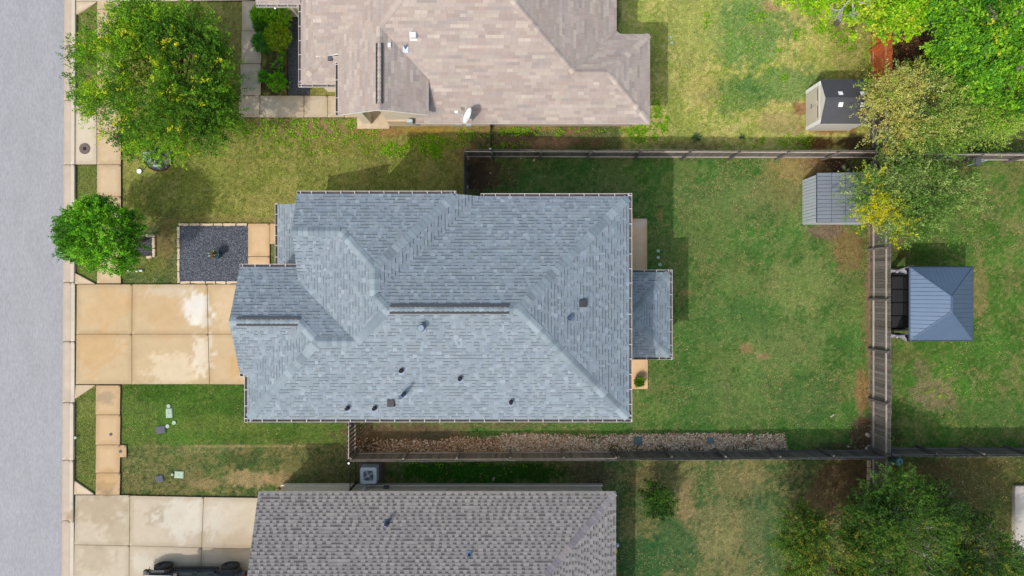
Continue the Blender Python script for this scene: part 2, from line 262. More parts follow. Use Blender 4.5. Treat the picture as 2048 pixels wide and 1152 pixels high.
# ---------------------------------------------------------------- hardscape
def hx(py): return (576 - py) / 40
KX = lambda py: 130 - 5 * py / 1152            # road edge in px
def P4(x0, x1, y0, y1): a = U(x0, y1); b = U(x1, y0); return [a, (b[0], a[1]), b, (a[0], b[1])]
roadp = [(-200, -200), (U(126, 0)[0] - .55, -200), (U(126, 0)[0] + .62, 200), (-200, 200)]
e0 = U(125, 1152)[0]; e1 = U(131, 0)[0]
tag(MB().prism([(-60, -200), (e0 - .9, -200), (e0, -14.4), (e1, 14.4), (e1 + .9, 200), (-60, 200)], -.3, .04).build('road', M['asphalt']), 'pale grey asphalt street along the left side of the photo', 'road', kind='structure')
DRIV = [(395, 612, 32, 34, (240, 236, 228), .9), (405, 640, 26, 18, (240, 234, 222), .8), (350, 740, 50, 34, (238, 220, 190), .6), (405, 700, 22, 50, (240, 228, 208), .7), (310, 610, 60, 30, (214, 180, 136), .5), (210, 620, 50, 44, (218, 178, 126), .5), (200, 700, 50, 40, (214, 172, 116), .6), (340, 640, 30, 40, (214, 178, 132), .5), (340, 580, 50, 14, (222, 206, 184), .6), (480, 730, 20, 30, (208, 160, 92), .5), (456, 600, 24, 50, (226, 200, 164), .6), (390, 648, 12, 8, (246, 240, 226), .6),
 (200, 1020, 60, 30, (186, 166, 136), .8), (330, 1030, 40, 24, (176, 160, 132), .6), (380, 1040, 60, 40, (226, 220, 206), .7), (450, 1030, 40, 40, (214, 204, 186), .5), (190, 1120, 40, 30, (190, 172, 146), .6), (240, 1060, 20, 40, (186, 168, 140), .6), (290, 1130, 30, 20, (222, 214, 198), .6), (480, 1090, 40, 30, (196, 174, 140), .5),
 (218, 795, 16, 14, (168, 148, 118), .7), (215, 975, 24, 12, (150, 128, 100), .7), (215, 955, 22, 24, (206, 166, 108), .5), (500, 165, 16, 24, (184, 172, 156), .8), (540, 215, 50, 16, (196, 186, 168), .6), (172, 225, 18, 10, (190, 176, 158), .5), (1280, 470, 12, 60, (236, 206, 172), .6), (1285, 445, 14, 12, (238, 224, 200), .6), (1281, 750, 12, 10, (180, 150, 110), .5)]
def concol(base):
    b = np.array(A(*base))
    def f(X, Y):
        C = np.zeros(X.shape + (3,)); C[:] = b; C = C * (.93 + .14 * fbm(X, Y, 1.2, 61))[..., None]
        for px, py, rx, ry, c, s in DRIV: C = mixc(C, blob(X, Y, (px, py, rx, ry), .5) * s, A(*c))
        return C * (.965 + .07 * fbm(X, Y, 7, 66, 2))[..., None]
    return f
def slab(name, pts, z, colf, parent, n=10, thick=.1):
    """quad slab with a painted top grid and rounded-down rim; pts = 4 ground corners (counter-clockwise)"""
    p = [np.array(q, float) for q in pts]; c = sum(p) / 4; g = .016
    p = [q + (c - q) / np.linalg.norm(c - q) * g for q in p]
    L1 = np.linalg.norm(p[1] - p[0]); L2 = np.linalg.norm(p[3] - p[0]); nx = max(2, int(L1 / .12)); ny = max(2, int(L2 / .12))
    u, v = np.meshgrid(np.linspace(0, 1, nx + 1), np.linspace(0, 1, ny + 1)); Q = ((1 - u) * (1 - v))[..., None] * p[0] + (u * (1 - v))[..., None] * p[1] + (u * v)[..., None] * p[2] + ((1 - u) * v)[..., None] * p[3]
    V = np.concatenate([Q, np.full(Q.shape[:2] + (1,), z)], -1).reshape(-1, 3); W = nx + 1
    i = (np.arange(ny)[:, None] * W + np.arange(nx)[None]).ravel(); F = np.stack([i, i + 1, i + W + 1, i + W], -1)
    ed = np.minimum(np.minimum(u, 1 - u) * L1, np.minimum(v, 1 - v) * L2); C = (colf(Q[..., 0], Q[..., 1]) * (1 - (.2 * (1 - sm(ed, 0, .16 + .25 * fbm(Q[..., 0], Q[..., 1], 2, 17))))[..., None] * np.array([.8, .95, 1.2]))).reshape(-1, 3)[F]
    ring = [0, nx, nx + ny * W, ny * W]; b = len(V); VB = [(*q, z - thick) for q in p]; V = np.concatenate([V, VB]); S = [[ring[k], b + k, b + (k + 1) % 4, ring[(k + 1) % 4]] for k in range(4)]
    F = np.concatenate([F, np.array(S)]); C = np.concatenate([C, np.repeat(C[:1] * .8, 4, 0)]); return npmesh(name, V, F, C, M['concrete'], parent)
def paving(name, label, cat, quads, z, base, loc=None, kind='structure', jz=None):
    x = sum(q[0][0] for q in quads) / len(quads); y = sum(q[0][1] for q in quads) / len(quads)
    t = thing(name, (x, y, 0), label, cat, kind=kind); cf = concol(base)
    jb = MB()
    for q in quads:
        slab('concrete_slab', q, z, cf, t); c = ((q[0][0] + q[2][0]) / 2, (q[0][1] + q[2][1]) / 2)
        jb.prism([(a + (a - c[0]) * .004, b + (b - c[1]) * .004) for a, b in q], -.05, z - .018 + .0001 * len(jb.f))
    jb.build('joint_filler', M['joint'], t); return t
def quads(xs, ys, skew=None): return [P4(xs[i], xs[i + 1], ys[j], ys[j + 1]) for i in range(len(xs) - 1) for j in range(len(ys) - 1)]
def Q(*p): return [U(*q) for q in p]
# kerb and gutter pan
kt = thing('kerb', (U(140, 576)[0], 0, 0), 'pale concrete kerb and gutter pan between the asphalt and the verge', 'kerb', kind='structure')
ky = [-170, -20, 92, 201, 330, 447, 565, 683, 805, 920, 1041, 1160, 1330]
for a, b in zip(ky[:-1], ky[1:]):
    f = concol((216, 200, 184)); e = lambda py, d: (KX(py) + d, py)
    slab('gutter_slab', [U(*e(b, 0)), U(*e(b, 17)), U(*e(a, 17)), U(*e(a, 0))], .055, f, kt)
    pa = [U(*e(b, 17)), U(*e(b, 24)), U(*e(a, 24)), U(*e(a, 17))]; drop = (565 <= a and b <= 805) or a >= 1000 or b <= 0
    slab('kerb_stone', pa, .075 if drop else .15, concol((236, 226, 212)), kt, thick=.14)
paving('sidewalk', 'tan concrete footpath crossing the front lawns at upper left', 'footpath', quads([196, 244], [-160, -100, -40, 20, 62, 124, 192, 268, 330, 394, 455, 515, 567]), .09, (220, 194, 158))
paving('sidewalk', 'short tan footpath between the two driveways, with a small side pad', 'footpath', [Q((193, b), (241.5 + .5 * (b < 900), b), (243, a), (194, a)) for a, b in ((770, 829), (829, 889), (889, 945), (945, 989))] + [P4(242, 255, 889, 914)], .09, (214, 182, 140))
paving('driveway', 'wide tan concrete driveway with water stains at the middle house', 'driveway', [Q((155, 668), (266, 668), (266.5, 568.5), (156, 568.5)), Q((154, 768), (266, 768), (266, 668), (155, 668)), Q((266, 668), (418, 668), (416, 568.5), (266.5, 568.5)), Q((266, 768), (421, 768), (418, 668), (266, 668)), Q((418, 668), (560, 668), (560, 568.5), (416, 568.5)), Q((421, 768), (560, 769), (560, 668), (418, 668))], .1, (212, 186, 146))
paving('driveway', 'pale stained driveway under the dark off-road car at lower left', 'driveway', [Q((151, 1088), (261, 1090), (262, 989), (153, 989)), Q((149, 1180), (260, 1180), (261, 1090), (151, 1088)), Q((261, 1090), (405, 1094), (409, 993), (262, 990)), Q((260, 1180), (402, 1180), (405, 1094), (261, 1090)), Q((405, 1094), (560, 1097), (560, 995), (409, 993)), Q((402, 1180), (560, 1180), (560, 1097), (405, 1094)), Q((148, 1300), (402, 1300), (402, 1180), (149, 1180)), Q((402, 1300), (560, 1300), (560, 1180), (402, 1180))], .1, (208, 194, 172))
paving('driveway', 'pale driveway edge at the upper left corner above the first tree', 'driveway', [Q((154, 4), (405, 4), (405, -90), (154, -90)), Q((405, 4), (486, 3), (486, -90), (405, -90)), Q((486, 3), (600, -2), (600, -90), (486, -90))], .1, (226, 212, 192))
for pts, lab in ((((151, 33), (196, 6), (196, 4.5), (151, 4.5)), 'small pale concrete flare beside the upper left driveway'), (((152, 568), (193, 568), (190, 566), (152, 546)), 'small tan concrete flare above the middle driveway'), (((152, 797), (153, 769.5), (193, 769.5), (191, 771.5)), 'small tan concrete flare below the middle driveway'), (((150, 988), (191, 988), (189, 986), (151, 960)), 'small pale concrete flare above the lower driveway')):
    t = thing('apron_flare', (*U(*pts[0]), 0), lab, 'concrete apron', kind='structure'); q = Q(*pts)
    if sum(q[i][0] * q[(i + 1) % 4][1] - q[(i + 1) % 4][0] * q[i][1] for i in range(4)) < 0: q = q[::-1]
    slab('concrete_slab', q, .1, concol((226, 206, 178)), t)
paving('verge_pad', 'concrete pad with a round manhole between kerb and footpath', 'concrete pad', [P4(149, 195.5, 201, 330)], .095, (222, 208, 186))
paving('front_walk', 'tan front walk beside the dark gravel bed of the middle house', 'path', [P4(497, 540.5, 447, 513), P4(497, 540.5, 513, 580), P4(540.5, 600, 447, 488.5)], .08, (226, 192, 150))
paving('entry_walk', 'L shaped pale concrete walk with grey stains at the upper house', 'path', [P4(485, 525, 3, 63), P4(484, 524, 63, 128), P4(482, 523, 128, 192), P4(479, 521, 192, 236), P4(521, 609, 192, 236), P4(609, 656, 192, 236), P4(656, 690, 192, 236), P4(690, 760, 200, 236)], .08, (218, 200, 174))
paving('patio', 'narrow rust tinted patio slab behind the middle house', 'patio', [P4(1215, 1294, 437, 560), P4(1215, 1295, 560, 700), P4(1215, 1295.5, 700, 778)], .08, (244, 204, 156))
paving('ac_pad', 'grey brown slab under the air conditioner', 'concrete pad', [P4(718, 765, 925, 972)], .05, (140, 126, 110))
# raised pad bottom right
t = thing('raised_slab', (*U(2050, 1050), 0), 'pale raised concrete slab at the lower right edge of the photo', 'concrete slab', kind='structure'); x0, y1 = U(2030, 972, .25); x1, y0 = U(2140, 1128, .25)
slab('concrete_slab', [(x0, y0), (x1, y0), (x1, y1), (x0, y1)], .25, concol((206, 200, 192)), t, thick=.3)
pp = U3(2048, 1115, .6); MB().tube([U3(2032, 1103, .45), U3(2044, 1116, .5), U3(2056, 1128, .5)], .02, 5).tube([U3(2032, 1103, .45), U3(2032, 1104, .25)], .02, 5).build('handrail', M['iron'], t)
# manhole and lids
def lid(name, px, py, r, m, lab, cat, z=.1, n=22, ring=True, group=None):
    x, y = U(px, py); t = thing(name, (x, y, 0), lab, cat, group)
    MB().disc(x, y, z - .05, z + .012, r, n, inset=.03).build('cover', m, t)
    if ring: MB().disc(x, y, z - .06, z + .006, r * 1.16, n).build('rim', M['rust'] if m is M['rust'] else m, t); MB().disc(x, y, z, z + .018, r * .4, n, inset=.1).build('boss', M['hole'] if m is M['rust'] else m, t)
lid('manhole_cover', 172, 298, .24, M['rust'], 'brown iron manhole cover in the concrete pad by the kerb', 'manhole cover')
lid('utility_lid', 224, 868, .075, M['slab'], 'small grey round cap in the middle of the lower footpath', 'utility cap', ring=False)
lid('utility_lid', 243, 902, .07, M['slab'], 'small grey round cap between the footpath and its side pad', 'utility cap', ring=False)
lid('cleanout_lid', 280, 343, .12, M['white'], 'bright white round cap in the lawn below the largest front tree', 'drain cap', z=.08, ring=False)
for i, (px, py, lab) in enumerate([(338, 812, 'pale round cap just above the green meter box'), (349, 845, 'pale round cap in a worn ring right of the green meter box'), (336, 852, 'pale round cap touching the grey meter lid')]): lid('utility_lid', px, py, .1, M['green'], lab, 'utility cap', z=.05, ring=False)
for px, py, lab in [(1316, 502, 'topmost of the three pale sprinkler caps by the back patio'), (1316, 515, 'middle one of the three pale sprinkler caps by the back patio'), (1319.5, 529, 'lowest of the three pale sprinkler caps by the back patio')]: lid('sprinkler_valve_lid', px, py, .085, M['green'], lab, 'drain cap', z=.06, ring=False, group='pale caps in the back lawn')
for px, py, lab in [(1341, 75, 'upper of two pale caps in the shade beside the upper house'), (1343, 86, 'lower of two pale caps in the shade beside the upper house')]: lid('yard_drain', px, py, .07, M['green'], lab, 'drain cap', z=.05, ring=False)
def mbox(px, py, sx, sy, rot, m, lab, cat='meter box'):
    x, y = U(px, py); t = thing('meter_box', (x, y, 0), lab, cat); r = math.radians(rot)
    MB().box(x - sx * .5, x + sx * .5, y - sy * .5, y + sy * .5, -.05, .06, rot=r).build('lid', m, t, bevel=.012)
    MB().box(x - sx * .54, x + sx * .54, y - sy * .54, y + sy * .54, -.05, .045, rot=r).build('rim', m, t); MB().box(x - .03, x + .03, y - .012, y + .012, .05, .066, rot=r).build('handle', M['slab'], t)
mbox(339, 826, .3, .43, 2, M['green'], 'pale green rectangular meter box in the lawn below the middle driveway'); mbox(322, 859, .45, .34, 8, M['slab'], 'dark grey meter lid in a tan ring left of the green box')
mbox(359, 949, .42, .32, -3, M['green'], 'pale green meter box near the dry patch above the lower driveway'); mbox(320, 957, .34, .3, 12, M['slab'], 'dark grey meter lid sunk in grass near the lower driveway')
tag(MB().disc(*U(346, 948.5), 0, .09, .06, 8).build('lawn_sprinkler', M['green']), 'tiny pale sprinkler head left of the lower green box', 'sprinkler'); tag(MB().disc(*U(155, 874), .1, .19, .07, 8).build('kerb_marker', M['green']), 'tiny pale green marker at the kerb of the lower verge', 'marker')
# ---------------------------------------------------------------- stones and gravel
def rocks(name, XY, Z, R, C, m, parent=None, flat=.6):
    n = len(XY); base = np.array([(1, 0, 0), (0, 1, 0), (-1, 0, 0), (0, -1, 0), (0, 0, 1), (.7, .7, .5), (-.7, .7, .45), (-.7, -.7, .5), (.7, -.7, .45)])
    F0 = np.array([(0, 5, 8), (1, 6, 5), (2, 7, 6), (3, 8, 7), (0, 1, 5), (1, 2, 6), (2, 3, 7), (3, 0, 8), (4, 5, 6), (4, 6, 7), (4, 7, 8), (4, 8, 5)])
    a = RNG.random(n) * 6.28; el = .65 + .5 * RNG.random(n); V = base[None] * (1 + .25 * (RNG.random((n, 9, 3)) - .5)); x = V[..., 0] * el[:, None]; y = V[..., 1] / el[:, None]
    V = np.stack([(x * np.cos(a)[:, None] - y * np.sin(a)[:, None]) * R[:, None] + XY[:, :1], (x * np.sin(a)[:, None] + y * np.cos(a)[:, None]) * R[:, None] + XY[:, 1:], V[..., 2] * R[:, None] * flat + Z[:, None]], -1)
    F = (F0[None] + 9 * np.arange(n)[:, None, None]).reshape(-1, 3); return npmesh(name, V.reshape(-1, 3), F, np.repeat(C, 12, 0), m, parent)
def palette(n, cols, jit=.12):
    c = np.array([A(*q) for q in cols]); return c[RNG.integers(0, len(c), n)] * (1 + jit * RNG.standard_normal((n, 1)))
n = 30000; px = RNG.uniform(705, 1575, n); py = RNG.uniform(866, 904, n); X = (px - 1024) / 40; Y = (576 - py) / 40
top = 876 + 8 * (fbm(X, Y * 0, .6, 5) - .5) * 2 - 4 * (px > 1000) + 6 * (px < 900); left = np.clip((px - 715) / 120, .12, 1); wob = (py - top) / 12 + 1.2 * (RNG.random(n) - .5)
keep = (wob > 0) & (RNG.random(n) < left * np.clip((1578 - px) / 30, 0, 1)) & (RNG.random(n) < (1 - .75 * sm(fbm(X, Y, 1.7, 92) + (py - 885) / 90, .52, .66) * (px > 1150)))
XY = np.stack([X, Y], -1)[keep]; k = len(XY); pxk = px[keep]
C = np.where((pxk < 1000)[:, None] & (RNG.random((k, 1)) < .75), palette(k, [(200, 152, 108), (168, 116, 80), (228, 190, 144), (136, 98, 74), (244, 216, 178), (180, 138, 108)]), palette(k, [(236, 206, 170), (218, 178, 142), (250, 234, 206), (190, 154, 122), (212, 184, 152), (170, 130, 98), (255, 242, 218)]))
tag(rocks('river_rock', XY, np.full(k, .0) + RNG.random(k) * .04, RNG.uniform(.022, .05, k), C, M['stone']), 'band of cream and brown river rock along the inside of the lower fence', 'river rock', kind='stuff')
def gravelbed(name, lab, pts, n, cols, z=.05, r=(.012, .028), cat='gravel'):
    t = thing(name, (*pts[0], 0), lab, cat, kind='stuff'); P = np.array(pts); a = P.min(0); b = P.max(0); q = RNG.uniform(a, b, (n * 2, 2)); ins = np.zeros(len(q), bool); j = len(P) - 1
    for i in range(len(P)):
        c = ((P[i, 1] > q[:, 1]) != (P[j, 1] > q[:, 1])) & (q[:, 0] < (P[j, 0] - P[i, 0]) * (q[:, 1] - P[i, 1]) / (P[j, 1] - P[i, 1] + 1e-9) + P[i, 0]); ins ^= c; j = i
    q = q[ins][:n]; k = len(q); g = MB(); g.col = A(*cols[0]); g.prism(list(map(tuple, pts)), -.05, z); o = g.build('gravel_base', M['gravel'], t); o['kind'] = 'stuff'
    o = rocks('gravel_stones', q, np.full(k, z), RNG.uniform(*r, k), palette(k, cols, .15), M['gravel'], t); o['kind'] = 'stuff'; return t
gravelbed('gravel_bed', 'square bed of dark blue grey gravel in front of the middle house', Q((361, 564), (500, 564), (497, 452), (361, 452)), 14000, [(92, 98, 112), (74, 80, 94), (112, 118, 132), (60, 64, 76), (140, 146, 158)])
gravelbed('gravel_strip', 'dark gravel strip with weeds along the front of the upper house', Q((577, 190), (620, 190), (620, 20), (577, 30)), 3500, [(84, 88, 96), (104, 108, 112), (66, 70, 78)], z=.03)
gravelbed('gravel_ring', 'round dark gravel pad under the pale green transformer', [(U(318, 317)[0] + .68 * math.cos(a * .3142), U(318, 317)[1] + .62 * math.sin(a * .3142)) for a in range(20)], 2200, [(116, 112, 122), (96, 92, 104), (140, 138, 146)], z=.04)
gravelbed('gravel_bed', 'small dark gravel bed beside the round street tree', Q((268, 512), (306, 512), (306, 474), (268, 474)), 700, [(86, 84, 92), (70, 68, 76)], z=.04)
def edging(name, lab, runs, cat='stone edging', m='lime', step=.62, w=.12, h=.1):
    t = thing(name, (*U(*runs[0][0]), 0), lab, cat)
    for a, b in runs:
        a = Vector(U(*a)); b = Vector(U(*b)); L = (b - a).length; k = max(1, round(L / step)); d = (b - a).normalized(); nrm = Vector((-d.y, d.x)); cuts = sorted([0, L] + [L * (i + random.uniform(-.15, .15)) / k for i in range(1, k)])
        for s0, s1 in zip(cuts[:-1], cuts[1:]):
            mb = MB(); pts = []; q = 5; g = .016
            for i in range(q + 1): s = s0 + g + (s1 - s0 - 2 * g) * i / q; pts.append(a + d * s + nrm * (w / 2 + random.uniform(-.012, .012)))
            for i in range(q, -1, -1): s = s0 + g + (s1 - s0 - 2 * g) * i / q; pts.append(a + d * s - nrm * (w / 2 + random.uniform(-.02, .02)))
            mb.prism([(p.x, p.y) for p in pts], -.03, h + random.uniform(-.01, .015), inset=.03).build('edging_stone', M[m], t)
edging('stone_edging', 'cream limestone edging around the square dark gravel bed', [((358.5, 449.5), (496, 449.5)), ((358.5, 453), (358.5, 567)), ((362, 565), (480, 565))])
edging('stone_edging', 'cream stone corner edging beside the round street tree', [((293, 472), (312, 472)), ((309, 475), (309, 515)), ((294, 514.5), (306, 514.5))], w=.13)
edging('stone_edging', 'line of tan stone blocks left of the rear fence at lower right', [((1737, 919), (1736, 960)), ((1736, 961), (1739, 1035))], w=.13, step=.35)
ring = MB(); cx, cy = U(318, 317)
for i in range(26):
    a0, a1 = i * 2 * math.pi / 26, (i + 1) * 2 * math.pi / 26
    ring.prism([(cx + r * math.cos(a) * 1.0, cy + r * math.sin(a) * .93) for r, a in ((.7, a0), (.7, a1), (.66, a1), (.66, a0))], -.02, .11)
tag(ring.build('steel_edging', M['mud']), 'thin dark edging ring around the transformer gravel', 'edging')
tag(MB().box(*[U(574, 0)[0], U(576, 0)[0]], U(0, 192)[1], U(0, 100)[1], 0, .09).build('steel_edging', M['mud']), 'straight rusty edging strip between shrubs and dark gravel', 'edging')
for i, (px, py, r, lab) in enumerate([(1735, 870, .14, 'largest pale rock at the foot of the rear fence corner'), (1737, 893, .09, 'pale rock in the dark corner between two fences'), (1733, 897, .11, 'pale rock beside the smaller one in the fence corner'), (1696, 893, .07, 'small pale rock on bare soil near the rear fence corner'), (1345, 898, .13, 'flat cream rock lying on the river rock by the lower fence'), (1688, 334, .12, 'tan rock on dark soil above the long grey shed'), (1697, 340, .1, 'tan rock beside the grey shed near the tree'), (936, 317, .09, 'pale rock in the dirt corner of the upper fence'), (984, 316, .07, 'pale rock under the iron post of the upper fence'), (1042, 317, .05, 'small white stone below the upper fence'), (981, 346, .05, 'small white stone on the bare dirt by the upper fence'), (935, 374, .07, 'pale rock near the house corner on bare dirt'), (1068, 320, .08, 'pinkish rock at the foot of the upper fence'), (488, 960, .05, 'pale pebble'), (987, 958, .08, 'pale rock on the soil strip behind the lower house')]):
    if i == 13: continue
    x, y = U(px, py); o = rocks('rock', np.array([[x, y]]), np.array([.02]), np.array([r]), np.array([A(214, 196, 172)]), M['stone']); tag(o, lab, 'rock')
k = 260; px = np.concatenate([RNG.uniform(1600, 1730, 120), RNG.uniform(960, 1110, 60), RNG.uniform(1690, 1742, 80)]); py = np.concatenate([RNG.uniform(320, 342, 120), RNG.uniform(262, 300, 60), RNG.uniform(850, 903, 80)])
tag(rocks('stone_chips', np.stack([(px - 1024) / 40, (576 - py) / 40], -1), np.full(k, .01), RNG.uniform(.012, .035, k), palette(k, [(190, 170, 146), (150, 120, 96)]), M['stone']), 'scattered small stone chips on the bare soil by the fences', 'stone chips', kind='stuff')
def grate(px, py, s, m, lab):
    x, y = U(px, py); t = thing('drain_grate', (x, y, 0), lab, 'drain grate'); MB().box(x - s, x + s, y - s, y + s, 0, .06).build('frame', M[m], t)
    for i in range(6): xx = x - s * .8 + i * s * 1.6 / 5; MB().box(xx - .012, xx + .012, y - s * .85, y + s * .85, .055, .085).build('slat', M['teal'], t)
grate(1276, 881, .2, 'slab', 'large slatted blue green drain grate in the river rock'); grate(1419, 880, .15, 'bluepipe', 'smaller dark teal drain grate in the river rock')
# ---------------------------------------------------------------- roofs
def T3(p, q, r):
    """plan point where three roof planes (a,b,c): z=a+bX+cY meet"""
    a = np.array([[p[1] - q[1], p[2] - q[2]], [p[1] - r[1], p[2] - r[2]]]); b = np.array([q[0] - p[0], r[0] - p[0]]); s = np.linalg.solve(a, b); return (float(s[0]), float(s[1]))
def TX(p, q, X): return (X, (q[0] - p[0] + (q[1] - p[1]) * X) / (p[2] - q[2]))
def TY(p, q, Y): return ((q[0] - p[0] + (q[2] - p[2]) * Y) / (p[1] - q[1]), Y)
def zp(p, x, y): return p[0] + p[1] * x + p[2] * y
def PS(z, y0, p=.45): return (z - p * y0, 0, p)      # south eave, rises north
def PN(z, y0, p=.45): return (z + p * y0, 0, -p)
def PW(z, x0, p=.45): return (z - p * x0, p, 0)
def PE(z, x0, p=.45): return (z + p * x0, -p, 0)
def area(P): return sum(P[i][0] * P[(i + 1) % len(P)][1] - P[(i + 1) % len(P)][0] * P[i][1] for i in range(len(P))) / 2
def inside(P, x, y):
    c = False; j = len(P) - 1
    for i in range(len(P)):
        if (P[i][1] > y) != (P[j][1] > y) and x < (P[j][0] - P[i][0]) * (y - P[i][1]) / (P[j][1] - P[i][1]) + P[i][0]: c = not c
        j = i
    return c
def clipconvex(P, R):
    """clip polygon P (any) by convex ccw polygon R"""
    out = list(P)
    for i in range(len(R)):
        ax, ay = R[i]; bx, by = R[(i + 1) % len(R)]; inp = out; out = []
        if not inp: return []
        f = lambda p: (bx - ax) * (p[1] - ay) - (by - ay) * (p[0] - ax)
        for k in range(len(inp)):
            p, q = inp[k - 1], inp[k]; fp, fq = f(p), f(q)
            if (fp >= 0) != (fq >= 0): t = fp / (fp - fq); out.append((p[0] + t * (q[0] - p[0]), p[1] + t * (q[1] - p[1])))
            if fq >= 0: out.append(q)
    return out
def shingle_plane(pl, poly, style, rg, lim=None):
    """-> list of shingles: (faces, area_in_photo); each face = (pts, colour)"""
    if area(poly) < 0: poly = poly[::-1]
    g = np.array([pl[1], pl[2]]); s = np.linalg.norm(g); up = g / s; al = np.array([-up[1], up[0]]); cosr = 1 / math.sqrt(1 + s * s)
    e = style['exp'] * cosr; us = [p[0] * al[0] + p[1] * al[1] for p in poly]; vs = [p[0] * up[0] + p[1] * up[1] for p in poly]; u0, u1, v0, v1 = min(us), max(us), min(vs), max(vs)
    nrm = np.array([-pl[1], -pl[2], 1.0]); nrm /= np.linalg.norm(nrm); res = []; row = 0; v = v0
    while v < v1 - .005:
        u = u0 - rg.uniform(0, .3); k = 0; grp = 0; gc = None; alt = rg.random() < .5
        while u < u1:
            wdt = style['width'](rg, k); hi = style['high'](rg, k, row); c = style['col'](rg, hi, row, k)
            uu0, uu1 = max(u, u0 - .01), min(u + wdt, u1 + .01); u += wdt; k += 1
            if uu1 - uu0 < .01: continue
            gap = style['gap']; R = [(uu0 + gap, v), (uu1 - gap, v), (uu1 - gap, v + e), (uu0 + gap, v + e)]
            R = [(a * al[0] + b * up[0], a * al[1] + b * up[1]) for a, b in R]
            if area(R) < 0: R = R[::-1]
            cx = sum(p[0] for p in R) / 4; cy = sum(p[1] for p in R) / 4
            if lim and not lim(cx, cy): continue
            ins = [inside(poly, *p) for p in R]
            if not any(ins) and not inside(poly, cx, cy): continue
            h = style['h'] * (1.9 if hi else 1.0) * rg.uniform(.85, 1.15)
            def tri(P): return [(P, 0)]
            bands = [(v, v + e, c)]
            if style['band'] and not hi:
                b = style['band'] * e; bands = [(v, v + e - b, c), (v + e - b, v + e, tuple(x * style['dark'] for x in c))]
            F = []; ar = 0
            for (b0, b1, bc) in bands:
                if all(ins) or len(bands) == 1 and all(ins): RR = [(uu0 + gap, b0), (uu1 - gap, b0), (uu1 - gap, b1), (uu0 + gap, b1)]
                else: RR = [(uu0 + gap, b0), (uu1 - gap, b0), (uu1 - gap, b1), (uu0 + gap, b1)]
                RR = [(a * al[0] + b * up[0], a * al[1] + b * up[1]) for a, b in RR]
                if area(RR) < 0: RR = RR[::-1]
                if not all(ins): RR = clipconvex(poly, RR)
                if len(RR) < 3 or abs(area(RR)) < 2e-4: continue
                top = []
                for p in RR:
                    t = (p[0] * up[0] + p[1] * up[1] - v) / e; hh = h * (1 - t) + .002
                    top.append((p[0] + nrm[0] * hh, p[1] + nrm[1] * hh, zp(pl, *p) + nrm[2] * hh))
                F.append((top, bc)); ar += abs(area(RR))
                bot = [(p[0], p[1], zp(pl, *p)) for p in RR]
                for i in range(len(RR)):
                    j = (i + 1) % len(RR); q = RR[i], RR[j]; vv = [(p[0] * up[0] + p[1] * up[1] - v) / e for p in q]
                    if min(vv) > .9 or (len(bands) > 1 and b0 > v and max(vv) < .7): continue
                    F.append(([bot[i], bot[j], top[j], top[i]], tuple(x * .8 for x in bc)))
            if F: res.append((F, ar * (1 / (HC - zp(pl, cx, cy))) ** 2 * (1 if abs(cx * ppm(3)) < 1024 and abs(cy * ppm(4)) < 576 else .0), (cx, cy)))
        v += e; row += 1
    return res
def facesobj(name, F, mt, parent):
    mb = MB()
    for p, c in F: mb.poly(p, tuple(float(x) for x in c))
    return mb.build(name, mt, parent)
def roof(house, planes, deckm, style, seed=1, lim=None, thick=.14, nparts=300, smooth=False):
    rg = random.Random(seed); mb = MB()
    for pl, poly in planes:
        if area(poly) < 0: poly = poly[::-1]
        top = [(x, y, zp(pl, x, y)) for x, y in poly]; mb.poly(top); mb.poly([(x, y, z - thick) for x, y, z in top][::-1])
        for i in range(len(poly)): j = (i + 1) % len(poly); mb.poly([(top[i][0], top[i][1], top[i][2] - thick), (top[j][0], top[j][1], top[j][2] - thick), top[j], top[i]], mi=1)
    ro = mb.build('roof', [deckm, M['white']], house); S = []
    for pl, poly in planes: S += shingle_plane(pl, poly, style, rg, lim)
    S.sort(key=lambda s: -s[1] * rg.uniform(.999, 1)); n = nparts; rest = []
    # the largest-showing shingles are pieces of their own
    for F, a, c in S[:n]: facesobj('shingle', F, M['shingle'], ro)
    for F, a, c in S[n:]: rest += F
    o = facesobj('shingle_courses', rest, M['shingle'], ro); o['kind'] = 'stuff'; return ro
